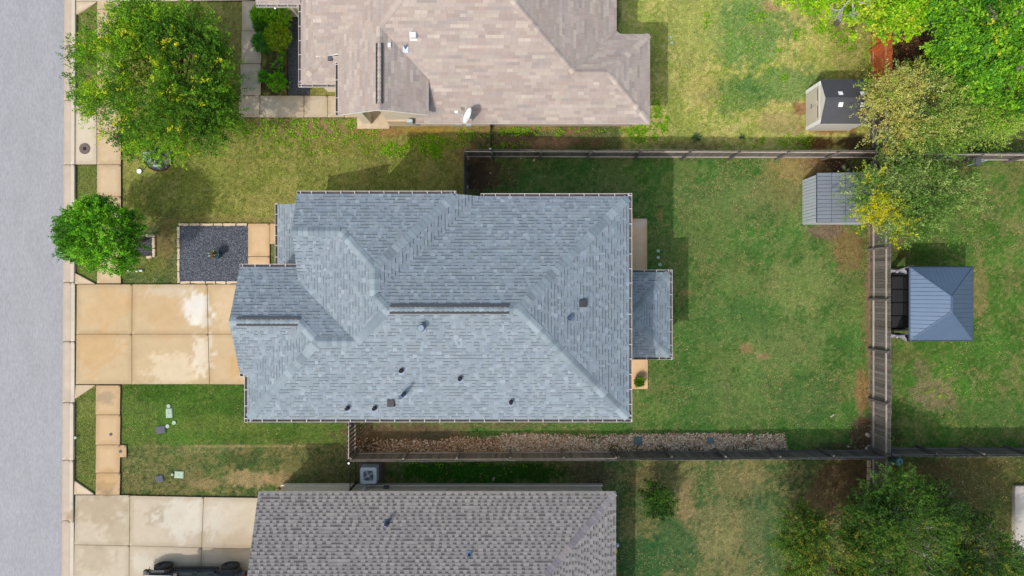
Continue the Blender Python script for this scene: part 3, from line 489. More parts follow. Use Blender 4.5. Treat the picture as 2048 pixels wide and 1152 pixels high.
def caps(ro, pa, pb, P0, P1, cols, rg, name='ridge_cap', step=.2, hw=.18, lift=.022, band=None):
    """folded cap shingles along the line where planes pa, pb meet, running uphill from P0 to P1"""
    a = np.array(P0); b = np.array(P1)
    if zp(pa, *a) > zp(pa, *b): a, b = b, a
    L = np.linalg.norm(b - a); n = max(1, round(L / step)); d = (b - a) / L; q = np.array([-d[1], d[0]])
    sa = 1 if zp(pa, *(a + q * .1)) <= zp(pb, *(a + q * .1)) + 1e-6 else -1
    k = 0; col = rg.choice(cols)
    for i in range(n):
        s0, s1 = L * i / n, L * (i + 1) / n + .02; mb = MB()
        if rg.random() < .8: col = rg.choice(cols)
        jf = rg.uniform(.93, 1.07); c = tuple(x * jf for x in A(*col)); P = []
        for s, up in ((s0, .014), (s1, 0)):
            m = a + d * s; wl = m + q * hw * sa; wr = m - q * hw * sa; zm = zp(pa, *m)
            P.append([(*wl, zp(pa, *wl) + lift * .7 + up), (*(m + q * .03 * sa), zm + lift + up - .006), (*(m - q * .03 * sa), zm + lift + up - .006), (*wr, zp(pb, *wr) + lift * .7 + up)])
        for j in range(3):
            f = [P[0][j], P[1][j], P[1][j + 1], P[0][j + 1]]
            if area([x[:2] for x in f]) < 0: f = f[::-1]
            mb.poly(f, c)
            mb.poly([(x, y, z - .02) for x, y, z in (P[0][j], P[0][j + 1])] + [P[0][j + 1], P[0][j]], tuple(x * .7 for x in c))
        for j, e in ((0, 0), (3, 1)): mb.poly([P[0][j], P[1][j], tuple(np.array(P[1][j]) - (0, 0, .02)), tuple(np.array(P[0][j]) - (0, 0, .02))], tuple(x * .75 for x in c))
        mb.build(name, M['shingle'], ro)
def ridgevent(ro, pa, pb, P0, P1, cols, rg, hw=.17, h=.045, step=.19):
    a = np.array(P0); b = np.array(P1); L = np.linalg.norm(b - a); d = (b - a) / L; q = np.array([-d[1], d[0]]); zr = zp(pa, *a); mb = MB()
    c4 = [a + q * hw, a - q * hw, b - q * hw, b + q * hw]; mb.prism([tuple(p) for p in c4], zr - .12, zr + h * .55); mb.build('ridge_vent', M['dark'], ro)
    n = round(L / step)
    for i in range(n):
        m0, m1 = a + d * L * i / n, a + d * (L * (i + 1) / n + .015); jf = rg.uniform(.95, 1.05); c = tuple(x * jf for x in A(*rg.choice(cols))); mb = MB(); zz = zr + h
        for sgn in (1, -1):
            f = [(*m0, zz + .01), (*m1, zz), (*(m1 + q * hw * sgn), zz - .055), (*(m0 + q * hw * sgn), zz - .045)]
            if area([x[:2] for x in f]) < 0: f = f[::-1]
            mb.poly(f, c)
            e0 = (*(m0 + q * hw * sgn), zz - .045); e1 = (*(m1 + q * hw * sgn), zz - .055); mb.poly([e0, e1, (e1[0], e1[1], e1[2] - .02), (e0[0], e0[1], e0[2] - .02)], tuple(x * .7 for x in c))
        mb.build('ridge_cap', M['shingle'], ro)
def gutter(house, p0, p1, z, out, hang=.6, w=.125):
    """open metal eaves gutter: pale lip, brown trough, white hanger straps"""
    a = Vector(p0); b = Vector(p1); o = Vector(out); L = (b - a).length; d = (b - a).normalized(); mb = MB()
    def bar(s0, s1, o0, o1, z0, z1, mi):
        q = [a + d * s0 + o * o0, a + d * s1 + o * o0, a + d * s1 + o * o1, a + d * s0 + o * o1]; mb.prism([(p.x, p.y) for p in q], z0, z1, mi=mi)
    bar(0, L, w - .014, w, z - .13, z - .01, 0); bar(0, L, .0, w - .02, z - .13, z - .1, 1); bar(0, L, 0, .012, z - .098, z - .02, 0)
    bar(-.014, 0, 0, w, z - .13, z - .01, 0); bar(L, L + .014, 0, w, z - .13, z - .01, 0)
    g = mb.build('gutter', [M['gutm'], M['gin']], house)
    n = max(1, round(L / hang)); hm = MB()
    for i in range(n + 1):
        s = min(max(.12 if i == 0 else L * i / n, .05), L - .05) + random.uniform(-.03, .03); s = min(max(s, .03), L - .03)
        hm2 = MB(); q = [a + d * (s - .015) + o * .0, a + d * (s + .015) + o * .0, a + d * (s + .015) + o * (w + .002), a + d * (s - .015) + o * (w + .002)]
        hm2.prism([(p.x, p.y) for p in q], z - .03, z - .004); hm2.build('hanger', M['gutm'], g)
def onpl(pl, px, py):
    z = 5.0
    for _ in range(30): x, y = U(px, py, z); z = zp(pl, x, y)
    return x, y, z
def wallbox(mb, x0, x1, y0, y1, z0, z1): mb.box(x0, x1, y0, y1, z0, z1)
def window(house, x, y, z, wd, ht, ax, out):
    """window on a wall; ax 'x' wall runs along x"""
    f = MB(); t = .05
    def B(mb, a0, a1, z0, z1, d0, d1):
        d0, d1 = sorted((d0 * out, d1 * out))
        if ax == 'x': mb.box(x + a0, x + a1, y + d0, y + d1, z0, z1)
        else: mb.box(x + d0, x + d1, y + a0, y + a1, z0, z1)
    for a0, a1, z0, z1 in ((-wd / 2, -wd / 2 + t, z, z + ht), (wd / 2 - t, wd / 2, z, z + ht), (-wd / 2 + t, wd / 2 - t, z, z + t), (-wd / 2 + t, wd / 2 - t, z + ht - t, z + ht), (-wd / 2 + t, wd / 2 - t, z + ht / 2 - .02, z + ht / 2 + .02)): B(f, a0, a1, z0, z1, 0, .05)
    w = f.build('window', M['white'], house); g = MB(); B(g, -wd / 2 + t, wd / 2 - t, z + t, z + ht - t, .005, .02); g.build('pane', M['glass'], w)
def pipevent(house, pl, px, py, h=.28, r=.055, m='hole', flash=True, name='pipe_vent', fm='steel'):
    x, y, z = onpl(pl, px, py); v = MB(); v.tube([(x, y, z - .1), (x, y, z + h)], [r * 1.25, r], 12, cap=False).tube([(x, y, z + h - .03), (x, y, z + h - .02)], r * .96, 12); o = v.build(name, [M[m]], house)
    if flash:
        g = np.array(pl[1:]); u = -g / np.linalg.norm(g); a = np.array([-u[1], u[0]]); c = np.array([x, y]) + u * .06; q = [c + a * .12 - u * .12, c - a * .12 - u * .12, c - a * .12 + u * .12, c + a * .12 + u * .12]
        f = [(*p, zp(pl, *p) + .03) for p in q]; f = f if area([p[:2] for p in f]) > 0 else f[::-1]; MB2 = MB(); MB2.poly(f); MB2.poly([(p[0], p[1], p[2] - .025) for p in f][::-1]); MB2.build('flashing', M[fm], o)
    return o
def boxvent(house, pl, px, py, s=.3, h=.14, m='dark', fl=None):
    x, y, z = onpl(pl, px, py); mb = MB(); mb.prism([(x - s / 2, y - s / 2), (x + s / 2, y - s / 2), (x + s / 2, y + s / 2), (x - s / 2, y + s / 2)], z - .05, z + h, inset=.08)
    o = mb.build('box_vent', M[m], house, bevel=.01)
    if fl: g = MB(); q = [(x - s * .62, y - s * .7), (x + s * .62, y - s * .7), (x + s * .62, y + s * .6), (x - s * .62, y + s * .6)]; f = [(*p, zp(pl, *p) + .022) for p in q]; g.poly(f); g.poly([(p[0], p[1], p[2] - .02) for p in f][::-1]); g.build('flashing', M[fl], o)
# ======================= middle house
E = 6.4
H1 = thing('blue_grey_house', (-3, -.8, 0), 'large two storey house in the centre with a blue grey shingle roof and white gutters', 'house')
S = PS(E, -5.325); W = PW(E, -10.75); gS = PS(E, -3.476, .5); gN = PN(E, .854, .5); W1 = PW(8.2, -5.24); E1 = PE(8.2, -5.24); N1 = PN(6.85, 3.76); aS = (6.56, 0, .45); mN = PN(E, 3.72); mE = PE(E, 4.756)
pE = PE(3.0, 7.2); pN = PN(3.0, .71); pS = PS(3.0, -3.15); fW = PW(3.2, -10.62)
a1 = T3(S, W1, gN); a2 = T3(S, gN, W); a3 = T3(W, gS, gN); a4 = T3(S, W1, mN); a5 = T3(W1, mN, E1); a6 = T3(W1, E1, N1); a7 = T3(W1, N1, aS); a8 = T3(S, mN, mE); yq = TX(gN, W1, -8.59)[1]; ap = T3(pE, pN, pS)
planes1 = [(S, [(-10.75, -5.325), (4.756, -5.325), a8, a4, a1, a2]), (W, [(-10.75, -5.325), a2, a3, (-10.75, -3.476)]), (gS, [(-11.05, -3.476), (-10.5, -3.476), TY(gS, W, -3.2), a3, (-11.05, a3[1])]),
 (gN, [(-11.05, a3[1]), a3, a2, a1, (-8.59, yq), (-8.59, .854), (-11.05, .854)]), (aS, [(-8.59, 2.2), (-8.59, .28), a7]), (W1, [(-8.59, yq), a1, a4, a5, a6, a7, (-8.59, .3)]),
 (N1, [(-8.59, 3.76), (-8.59, 2.2), a7, a6, (-2.24, 3.76)]), (E1, [(-2.24, 3.76), a6, a5, TY(E1, mN, 3.72)]), (mN, [TY(E1, mN, 3.72), a5, a4, a8, (4.756, 3.72)]), (mE, [(4.756, -5.325), (4.756, 3.72), a8]),
 (pE, [(7.2, .71), (7.2, -3.15), ap]), (pN, [(7.2, .71), ap, (4.3, ap[1]), (4.3, .71)]), (pS, [(7.2, -3.15), (4.3, -3.15), (4.3, ap[1]), ap]), (fW, [(-10.62, .75), (-8.3, .75), (-8.3, 3.78), (-10.62, 3.78)])]
BLU = [(144, 158, 170), (149, 162, 172), (140, 154, 166), (154, 166, 177), (147, 159, 168), (143, 156, 169), (150, 161, 173)]
def col1(rg, hi, row, k):
    c = rg.choice(BLU); f = rg.uniform(.98, 1.07) * (rg.uniform(1.06, 1.2) if hi and rg.random() < .4 else 1.0)
    return tuple(x * f for x in A(*c))
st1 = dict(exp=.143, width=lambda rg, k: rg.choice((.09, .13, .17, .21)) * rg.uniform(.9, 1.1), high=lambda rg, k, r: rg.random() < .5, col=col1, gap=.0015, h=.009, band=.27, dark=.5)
ro1 = roof(H1, planes1, M['deck_b'], st1, 3)
rg = random.Random(5); CB = [(150, 165, 175), (136, 150, 160), (164, 178, 188), (146, 161, 171), (156, 170, 180), (138, 152, 163), (150, 165, 176)]
ra, rb = (-4.72 + .12, a8[1]), (a8[0] - .35, a8[1])
for pa, pb, P0, P1 in [(S, mE, (4.7, -5.27), a8), (mN, mE, (4.7, 3.66), a8), (S, W1, a1, a4), (S, gN, a2, a1), (S, W, (-10.7, -5.27), a2), (W, gN, a3, a2), (W1, E1, a6, a5), (W1, mN, a5, a4), (W1, N1, a7, a6), (N1, E1, (-2.3, 3.7), a6), (N1, aS, (-8.57, 2.2), a7), (S, mN, rb, a8), (pE, pN, (7.15, .66), ap), (pE, pS, (7.15, -3.1), ap), (pN, pS, (4.35, ap[1]), ap)]:
    caps(ro1, pa, pb, P0, P1, CB, rg)
ridgevent(ro1, S, mN, ra, rb, CB, rg); ridgevent(ro1, gS, gN, (-10.75, a3[1]), (a3[0] + .05, a3[1]), CB, rg); caps(ro1, gS, gN, (-11.05, a3[1]), (-10.76, a3[1]), CB, rg)
gutter(H1, (-8.59, 3.76), (-2.25, 3.76), 6.85, (0, 1)); gutter(H1, (-1.26, 3.72), (4.756, 3.72), E, (0, 1)); gutter(H1, (4.756, -5.325), (4.756, 3.84), E, (1, 0)); gutter(H1, (-10.75, -5.325), (4.88, -5.325), E, (0, -1))
gutter(H1, (-10.75, -5.45), (-10.75, -3.5), E, (-1, 0)); gutter(H1, (-11.05, .854), (-8.62, .854), E, (0, 1)); gutter(H1, (-11.05, -3.476), (-10.52, -3.476), E, (0, -1), .3)
gutter(H1, (4.9, .71), (7.2, .71), 3.0, (0, 1)); gutter(H1, (7.2, -3.15), (7.2, .83), 3.0, (1, 0)); gutter(H1, (4.9, -3.15), (7.33, -3.15), 3.0, (0, -1)); gutter(H1, (-10.62, .95), (-10.62, 3.84), 3.2, (-1, 0), .5)
mb = MB(); mb.box(-10.35, 4.35, -4.95, .4, 0, 6.25).box(-8.2, 4.35, .4, 3.33, 0, 6.25).box(-10.75, -10.35, -3.1, .45, 0, 6.25).box(-10.2, -8.2, .4, .9, 0, 3.1)
for pts, x in (([(.28, 6.26), (3.4, 6.26), (3.4, 6.9), (2.2, 7.42), (.28, 6.58)], -8.2), ([(-3.1, 6.26), (.45, 6.26), (a3[1], 7.34)], -10.72)):
    if area(pts) < 0: pts = pts[::-1]
    mb.poly([(x, p[0], p[1]) for p in pts][::-1]); mb.poly([(x + .2, p[0], p[1]) for p in pts])
mb.build('wall', M['wall'], H1)
MB().box(-10.82, -10.752, -2.9, .2, 0.05, 2.4).build('garage_door', M['white'], H1)
for x in (-9, -5, -1, 2.5): window(H1, x, -4.95, 3.9, 1.0, 1.3, 'x', -1); window(H1, x + .4, 3.33, 3.9, 1.0, 1.3, 'x', 1) if x > -8 else None
for y in (-3.6, 2.2): window(H1, 4.35, y, 3.9, 1.1, 1.3, 'y', 1); window(H1, 4.35, y, .9, 1.1, 1.3, 'y', 1)
window(H1, -10.75, -1.3, 3.9, 1.6, 1.2, 'y', -1); window(H1, -8.2, 2.2, 4.4, 1.0, 1.2, 'y', -1)
for x, y in ((7.0, .5), (7.0, -2.95), (-10.4, 3.55), (-10.4, 1.2)): MB().box(x - .07, x + .07, y - .07, y + .07, 0, 2.95 if x > 0 else 3.1).build('porch_post', M['white'], H1)
for px, py in ((696, 816), (750, 816), (1022, 804)): pipevent(H1, S, px, py, .25, .075, fm='steel')
for px, py in ((803, 741), (920, 757)): pipevent(H1, S, px, py, .22, .08, fm='steel')
pipevent(H1, mE, 1139, 636, .22, .07, m='bluepipe')
o = pipevent(H1, S, 845, 655, .35, .1, m='steel', name='flue'); x, y, z = onpl(S, 845, 655); MB().disc(x, y, z + .33, z + .45, .15, 14, inset=.25).build('flue_cap', M['steel'], o)
o = pipevent(H1, S, 809, 787, .55, .075, m='bluepipe', name='flue'); x, y, z = onpl(S, 809, 787); MB().tube([(x, y, z + .4), (x, y, z + .95)], [.07, .05], 10).disc(x, y, z + .95, z + 1.03, .075, 12).build('flue_cap', M['bluepipe'], o)
boxvent(H1, S, 782, 806, .3, .12); boxvent(H1, mE, 1165, 607, .3, .12)
# ======================= upper house
H2 = thing('tan_house', (0, 11, 0), 'upper house with a pinkish tan shingle roof and a white satellite dish', 'house')
TOP = 14.6; Sm = PS(3.0, 7.5); eE = PE(3.0, 6.29); eN = PN(3.0, 11.58); mE2 = PE(3.0, 4.77); gW = PW(3.8, -7.73); gE = PE(3.8, -3.71); S2 = PS(3.52, 10.4, .5); Wb = PW(3.0, -9.62); Sb = PS(3.0, 9.3); nS = PS(3.0, 12.95)
b1 = T3(Sm, eE, eN); b2 = T3(Sm, eN, mE2); b3 = T3(gW, gE, Sm); b4 = TY(Sm, mE2, TOP); b5 = TY(gW, Sm, TOP); b6 = T3(Sm, mE2, gW)
planes2 = [(Sm, [(-4.38, 7.5), (6.29, 7.5), b1, b2, b6, b3, (-4.38, 9.95)]), (eE, [(6.29, 7.5), (6.29, 11.58), b1]), (eN, [(6.29, 11.58), (4.95, 11.58), (4.77, 11.76), b2, b1]), (mE2, [(4.77, 11.76), (4.77, TOP), (b6[0], TOP), b6, b2]),
 (gE, [(-5.72, 7.69), (-3.71, 7.69), (-3.71, 9.28), b3]), (gW, [(-7.73, 7.69), (-5.72, 7.69), b3, b6, (b6[0], TOP), TY(gW, S2, TOP), TY(gW, S2, 10.42), (-7.73, 10.42)]), (S2, [(-8.83, 10.4), TY(gW, S2, 10.4), TY(gW, S2, TOP), (-8.5, TOP)]),
 (Wb, [(-9.62, 9.3), (-8.57, 10.35), (-8.57, TOP), (-9.62, TOP)]), (Sb, [(-9.62, 9.3), (-7.73, 9.3), (-7.73, 10.42), (-8.57, 10.42), (-8.57, 10.35)]), (nS, [(-11.67, 12.95), (-9.64, 12.95), (-9.64, TOP), (-11.67, TOP)])]
PK = [(192, 176, 168), (188, 174, 167), (196, 182, 172), (190, 172, 163), (185, 173, 168), (194, 180, 172), (200, 187, 176)]
stc = {}
def col2(rg, hi, row, k):
    if stc.get('n', 0) <= 0: stc['n'] = rg.choice((1, 1, 2, 2, 3)); c = rg.choice(PK); f = rg.choice((.92, .97, 1, 1.0, 1.04, 1.14)); stc['c'] = tuple(x * f for x in A(*c))
    stc['n'] -= 1; jf = rg.uniform(.95, 1.04); return tuple(x * jf for x in stc['c'])
st2 = dict(exp=.141, width=lambda rg, k: .28, high=lambda rg, k, r: False, col=col2, gap=.004, h=.007, band=0, dark=1)
ro2 = roof(H2, planes2, M['deck_t'], st2, 8, lim=lambda x, y: y < 13.2)
CT = [(196, 181, 172), (188, 174, 166), (210, 196, 184), (186, 170, 163), (200, 185, 176)]
for pa, pb, P0, P1 in [(Sm, eE, (6.24, 7.55), b1), (eN, eE, (6.24, 11.53), b1), (Sm, eN, b2, b1), (Sm, mE2, b2, TY(Sm, mE2, 13.4)), (gW, Sm, b3, TY(gW, Sm, 13.4)), (gW, gE, (-5.72, 7.7), (-5.72, 7.95)), (gW, gE, (-5.72, 10.6), b3), (Wb, Sb, (-9.57, 9.35), (-8.57, 10.35))]: caps(ro2, pa, pb, P0, P1, CT, rg, hw=.14)
ridgevent(ro2, gW, gE, (-5.72, 7.96), (-5.72, 10.55), CT, rg, hw=.15)
gutter(H2, (-9.62, 9.3), (-9.62, TOP), 3.0, (-1, 0), .65); gutter(H2, (-9.74, 9.3), (-7.75, 9.3), 3.0, (0, -1)); gutter(H2, (-7.73, 7.69), (-7.73, 10.02), 3.8, (-1, 0), .8); gutter(H2, (-11.67, 12.95), (-9.76, 12.95), 3.0, (0, -1), .5)
mb = MB(); mb.box(-4.0, 5.85, 8.15, 11.2, 0, 2.86).box(-4.0, 4.35, 11.2, TOP, 0, 2.86).box(-6.1, -4.0, 8.17, TOP, 0, 3.2).box(-9.2, -6.1, 9.8, TOP, 0, 2.86).box(-11.3, -9.2, 13.55, TOP, 0, 2.86).box(-7.4, -7.0, 8.17, 8.6, 0, 3.2).box(-6.1, -5.72, 8.2, 9, 3.2, 3.9)
for x, sg in ((0, 1),):
    pts = [(-7.45, 3.2), (-4.0, 3.2), (-4.0, 3.72), (-5.72, 4.5), (-7.45, 3.72)]; mb.poly([(a, 8.12, b) for a, b in pts]); mb.poly([(a, 8.3, b) for a, b in pts][::-1])
mb.poly([(-4.0, 8.13, 3.2), (-4.0, 9.2, 3.2), (-4.0, 9.2, 3.5), (-4.0, 8.13, 3.66)]); mb.box(-7.0, -6.1, 8.2, 8.28, 2.5, 3.2)
mb.build('wall', M['wall'], H2)
MB().box(-7.72, -6.11, 7.95, 9.79, .0, .09).build('porch_floor', M['lime'], H2)
mb = MB(); mb.box(-3.98, 5.86, 8.08, 8.148, .02, 1.0); mb.box(-6.1, -4.0, 8.08, 8.168, .02, 1.0); mb.build('stone_skirt', M['lime'], H2)
for (x, y, sx, sy, z0, z1, m) in ((-4.9, 8.02, .28, .1, .9, 1.5, 'acg'), (-4.55, 8.0, .2, .12, 1.0, 1.35, 'steel'), (-2.6, 8.03, .3, .08, .6, .9, 'acg'), (-2.1, 7.98, .25, .14, .9, 1.2, 'acg')): MB().box(x - sx / 2, x + sx / 2, y - sy, y + .06, z0, z1).build('meter_box', M[m], H2, bevel=.01)
MB().tube([(-7.95, 9.15, 2.9), (-8.25, 9.45, 2.6), (-8.3, 9.72, 2.4), (-8.3, 9.74, .2), (-8.35, 9.5, .1)], .05, 6).build('downspout', M['white'], H2); MB().tube([(-10.85, 12.8, 2.9), (-10.7, 13.1, 2.6), (-10.6, 13.45, 2.3), (-10.6, 13.46, .2)], .05, 6).build('downspout', M['white'], H2)
window(H2, 2.0, 8.15, 1.1, 1.2, 1.3, 'x', -1); window(H2, -1.2, 8.15, 1.1, .9, 1.3, 'x', -1); window(H2, 5.85, 9.8, .9, 1.4, 1.4, 'y', 1)
boxvent(H2, Sm, 827, 72, .26, .16, 'shedwall', 'shedwall'); boxvent(H2, Sm, 779, 93, .2, .2, 'shedwall', 'shedwall'); pipevent(H2, Sm, 811, 96, .25, .04, m='steel'); boxvent(H2, S2, 660, 117, .2, .06, 'slab')
# dish
dx, dy, dz = onpl(Sm, 938, 234); D = thing('satellite_dish', (dx, 7.6, 3), 'white oval satellite dish on an arm at the eave of the upper house', 'satellite dish'); dc = Vector(U3(938, 233, 3.75)); n = Vector((-.86, .28, .42)).normalized(); u = n.cross(Vector((0, 0, 1))).normalized(); v = u.cross(n)
mb = MB(); rings = []
for k in range(7):
    r = k / 6; rings.append([dc + n * (.11 * r * r) + u * math.cos(t) * r * .36 + v * math.sin(t) * r * .42 for t in [i * 2 * math.pi / 28 for i in range(28)]])
for k in range(6):
    for i in range(28): j = (i + 1) % 28; mb.poly([rings[k][i], rings[k][j], rings[k + 1][j], rings[k + 1][i]])
o = mb.build('reflector', M['white'], D, smooth=True); sd = o.modifiers.new('t', 'SOLIDIFY'); sd.thickness = .018
tip = dc + n * .55 - v * .22 ; MB().tube([dc - v * .42, tip], .018, 6).build('feed_arm', M['acg'], D); MB().tube([tip - n * .04, tip - n * -.08], .05, 8).box(tip.x - .06, tip.x + .06, tip.y - .05, tip.y + .05, tip.z - .04, tip.z + .06).build('receiver', M['white'], D)
MB().tube([dc - n * .02, dc - n * .12 - Vector((0, 0, .2)), Vector((dc.x + .1, 7.62, 3.15)), Vector((dc.x + .1, 7.62, 2.9))], .025, 6).build('mast', M['acg'], D)
# ======================= lower house
H3 = thing('grey_house', (-3, -15, 0), 'lower house with a warm grey shingle roof and pale stone side wall', 'house')
lN = PN(2.8, -9.364, .4); lE = PE(2.8, 4.77, .4); lS = PS(2.8, -21.04, .4); c1 = T3(lN, lE, lS)
planes3 = [(lN, [(-11.64, -9.364), (4.77, -9.364), c1, (-11.64, c1[1])]), (lE, [(4.77, -9.364), c1, (4.77, -21.04)]), (lS, [(-11.64, -21.04), (-11.64, c1[1]), c1, (4.77, -21.04)])]
GR = [(150, 147, 147), (156, 152, 151), (144, 141, 142), (153, 150, 149)]
def col3(rg, hi, row, k): f = rg.uniform(1.0, 1.16) if hi else rg.uniform(.88, .96); return tuple(x * f for x in A(*rg.choice(GR)))
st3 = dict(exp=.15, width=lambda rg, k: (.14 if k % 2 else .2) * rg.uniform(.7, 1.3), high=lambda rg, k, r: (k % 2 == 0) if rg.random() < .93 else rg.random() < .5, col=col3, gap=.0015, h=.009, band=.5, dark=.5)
ro3 = roof(H3, planes3, M['deck_g'], st3, 11, lim=lambda x, y: y > -13.4)
caps(ro3, lN, lE, (4.72, -9.41), T3(lN, lE, (0, 0, 0)) if False else (4.77 - 4.1, -9.364 - 4.1), [(150, 146, 152), (136, 132, 140), (162, 156, 158)], rg, hw=.15, step=.17)
MB().box(-11.35, 4.4, -20.6, -9.83, 0, 2.66).build('wall', M['wallw'], H3)
mb = MB(); pts = [(-20.4, 2.66), (-10.0, 2.66), (-15.2, 4.85)]; mb.poly([(-11.3, a, b) for a, b in pts][::-1]); mb.poly([(-11.1, a, b) for a, b in pts]); mb.build('gable', M['wallw'], H3)
MB().box(-11.45, 4.5, -9.828, -9.76, 0, .3).build('stone_skirt', M['wallw'], H3)
MB().tube([U3(559, 980, .6), U3(559, 976, .9)], .06, 10).build('wall_lamp', M['red'], H3); MB().box(-4.4, -3.2, -9.8, -9.74, 1.0, 1.5).build('window', M['shedwall'], H3); MB().box(-6.3, -6.05, -9.8, -9.72, .5, .8).build('meter_box', M['slab'], H3); MB().tube([(-7.2, -9.7, .5), (-7.15, -9.75, 1.2)], .04, 6).tube([(-7.2, -9.7, .5), (-7.3, -9.5, .5)], .04, 6).build('refrigerant_pipe', M['acg'], H3)
o = pipevent(H3, lN, 774, 1047, .5, .08, m='bluepipe', name='flue', fm='bluepipe'); pipevent(H3, lN, 938, 1110, .3, .06, m='bluepipe', fm='steel')
# ---------------------------------------------------------------- fences
def fencemesh(m, h, wd=.135, th=.018, top=True):
    out = []
    for i in range(5):
        hh = h * random.uniform(.985, 1.012); mb = MB(); a = wd / 2
        mb.poly([(-a, -th / 2, 0), (a, -th / 2, 0), (a, -th / 2, hh), (-a, -th / 2, hh)]); mb.poly([(-a, th / 2, 0), (-a, th / 2, hh), (a, th / 2, hh), (a, th / 2, 0)])
        mb.poly([(-a, -th / 2, hh), (a, -th / 2, hh), (a, th / 2, hh), (-a, th / 2, hh)]); mb.poly([(-a, -th / 2, 0), (-a, -th / 2, hh), (-a, th / 2, hh), (-a, th / 2, 0)]); mb.poly([(a, -th / 2, 0), (a, th / 2, 0), (a, th / 2, hh), (a, -th / 2, hh)])
        me = bpy.data.meshes.new('picket'); me.from_pydata(mb.v, [], mb.f); me.materials.append(m); me.update(); out.append(me)
    return out
def fence(name, lab, a, b, h, side, mw, mr, rails=(.3, 1.55), post=2.35, pitch=.145, wob=.02, posts=True, off=.0, pm=None):
    a = Vector(a); b = Vector(b); L = (b - a).length; d = (b - a).normalized(); nr = Vector((-d.y, d.x)) * side; ang = math.atan2(d.y, d.x); t = thing(name, (a.x, a.y, 0), lab, 'fence', 'wooden fences between the yards')
    pk = fencemesh(mw, h); n = int(L / pitch)
    for i in range(n):
        p = a + d * (i + .5) * L / n; lean = wob * math.sin(i * .11 + a.x) ; o = bpy.data.objects.new('picket', pk[i % 5]); o.location = (p.x + nr.x * random.uniform(-.004, .004), p.y + nr.y * random.uniform(-.004, .004), -.01)
        o.rotation_euler = (lean * .5 * random.uniform(.5, 1.2), random.uniform(-.008, .008), ang + random.uniform(-.015, .015)); link(o, t)
    np_ = max(1, round((L - off) / post)); k = 0; ss = [off + (L - off) * i / np_ for i in range(np_ + 1)]
    for s in ss:
        if not posts: break
        s = min(max(s, .06), L - .06); c = a + d * s + nr * .105; lx = random.uniform(-.02, .02)
        MB().box(c.x - .045, c.x + .045, c.y - .045, c.y + .045, 0, h - random.uniform(.03, .12), rot=ang).build('post', pm or mw, t)
    cuts = [0] + ss[1:] if ss[0] < .5 else [0] + ss
    for s0, s1 in zip(cuts[:-1], cuts[1:]):
        if s1 - s0 < .2: continue
        for z in rails:
            z2 = z + random.uniform(-.02, .02); mb = MB(); q = [a + d * (s0 + .01) + nr * .013, a + d * (s1 - .01) + nr * .013, a + d * (s1 - .01) + nr * .058, a + d * (s0 + .01) + nr * .058]; mb.prism([(p.x, p.y) for p in q], z2 - .045, z2 + .045); mb.build('rail', mr, t)
    return t
fence('wooden_fence', 'long weathered grey fence between the upper and middle yards, posts facing the middle yard', (-2.27, 6.55), (17.85, 6.5), 1.83, -1, M['wood'], M['woodl'], off=1.3)
fence('wooden_fence', 'weathered fence stretch at upper right, running out of the photo beyond the leaning trees', (18.0, 6.42), (29, 6.35), 1.83, -1, M['wood'], M['woodl'])
fence('wooden_fence', 'short brown fence seen edge on between the upper fence and the middle house', (-2.27, 3.4), (-2.27, 6.5), 1.75, 1, M['woodd'], M['woodd'], posts=False)
fence('orange_fence', 'orange stained fence with pink rails between the upper yard and the trees', (17.95, 9.4), (17.95, 19), 1.9, 1, M['woodo'], M['woodor'], rails=(.25, 1.4), wob=.01)
fence('wooden_fence', 'dark grey fence with two pale rails along the right side of the middle yard', (17.92, -8.0), (17.92, 9.35), 1.86, 1, M['wood'], M['woodl'], rails=(.35, 1.5))
fence('wooden_fence', 'very dark fence stretch under the lower right trees', (17.92, -19), (17.92, -8.2), 1.86, 1, M['woodd'], M['woodl'], rails=(.35, 1.5))
fence('wooden_fence', 'brown grey fence between the brown river rock and the lower house', (-7.7, -8.22), (5.0, -8.15), 1.83, 1, M['wood'], M['woodl'], rails=(.35, 1.65))
fence('wooden_fence', 'long darker fence between the back lawn and the lower yard, right of the lower house', (5.02, -8.15), (17.85, -8.08), 1.83, 1, M['woodd'], M['wood'], rails=(.35, 1.65))
fence('wooden_fence', 'dark fence running right from the fence corner below the gazebo', (18.0, -7.98), (29, -8.0), 1.8, 1, M['woodd'], M['wood'], rails=(.3, 1.6))
fence('wooden_gate', 'narrow dark slatted gate fence between the middle house and the lower fence', (-7.82, -8.15), (-7.82, -4.97), 1.75, -1, M['woodd'], M['woodl'], rails=(.25, 1.6), post=1.6, pitch=.2)['category'] = 'gate'
def ironfence(lab, a, b, h=1.5, rails=True):
    a = Vector(a); b = Vector(b); L = (b - a).length; d = (b - a) / L; t = thing('iron_fence', (a.x, a.y, 0), lab, 'iron fence', 'black iron fences beside the houses'); n = int(L / .11)
    for i in range(n + 1): p = a + d * L * i / n; MB().tube([(p.x, p.y, 0), (p.x, p.y, h)], .011, 4).build('bar', M['iron'], t)
    for z in (.15, h - .15): MB().tube([(a.x, a.y, z), (b.x, b.y, z)], .018, 4).build('rail', M['iron'], t)
    for p in (a, b): MB().box(p.x - .035, p.x + .035, p.y - .035, p.y + .035, 0, h + .08).build('post', M['iron'], t); MB().disc(p.x, p.y, h + .08, h + .13, .05, 8).build('post_cap', M['white'] if p is a else M['iron'], t)
ironfence('black iron fence beside the air conditioner at the lower house', (-7.78, -8.35), (-7.78, -9.72)); ironfence('black iron fence between the satellite dish house and the upper wooden fence', (-1.03, 6.62), (-1.03, 8.0))
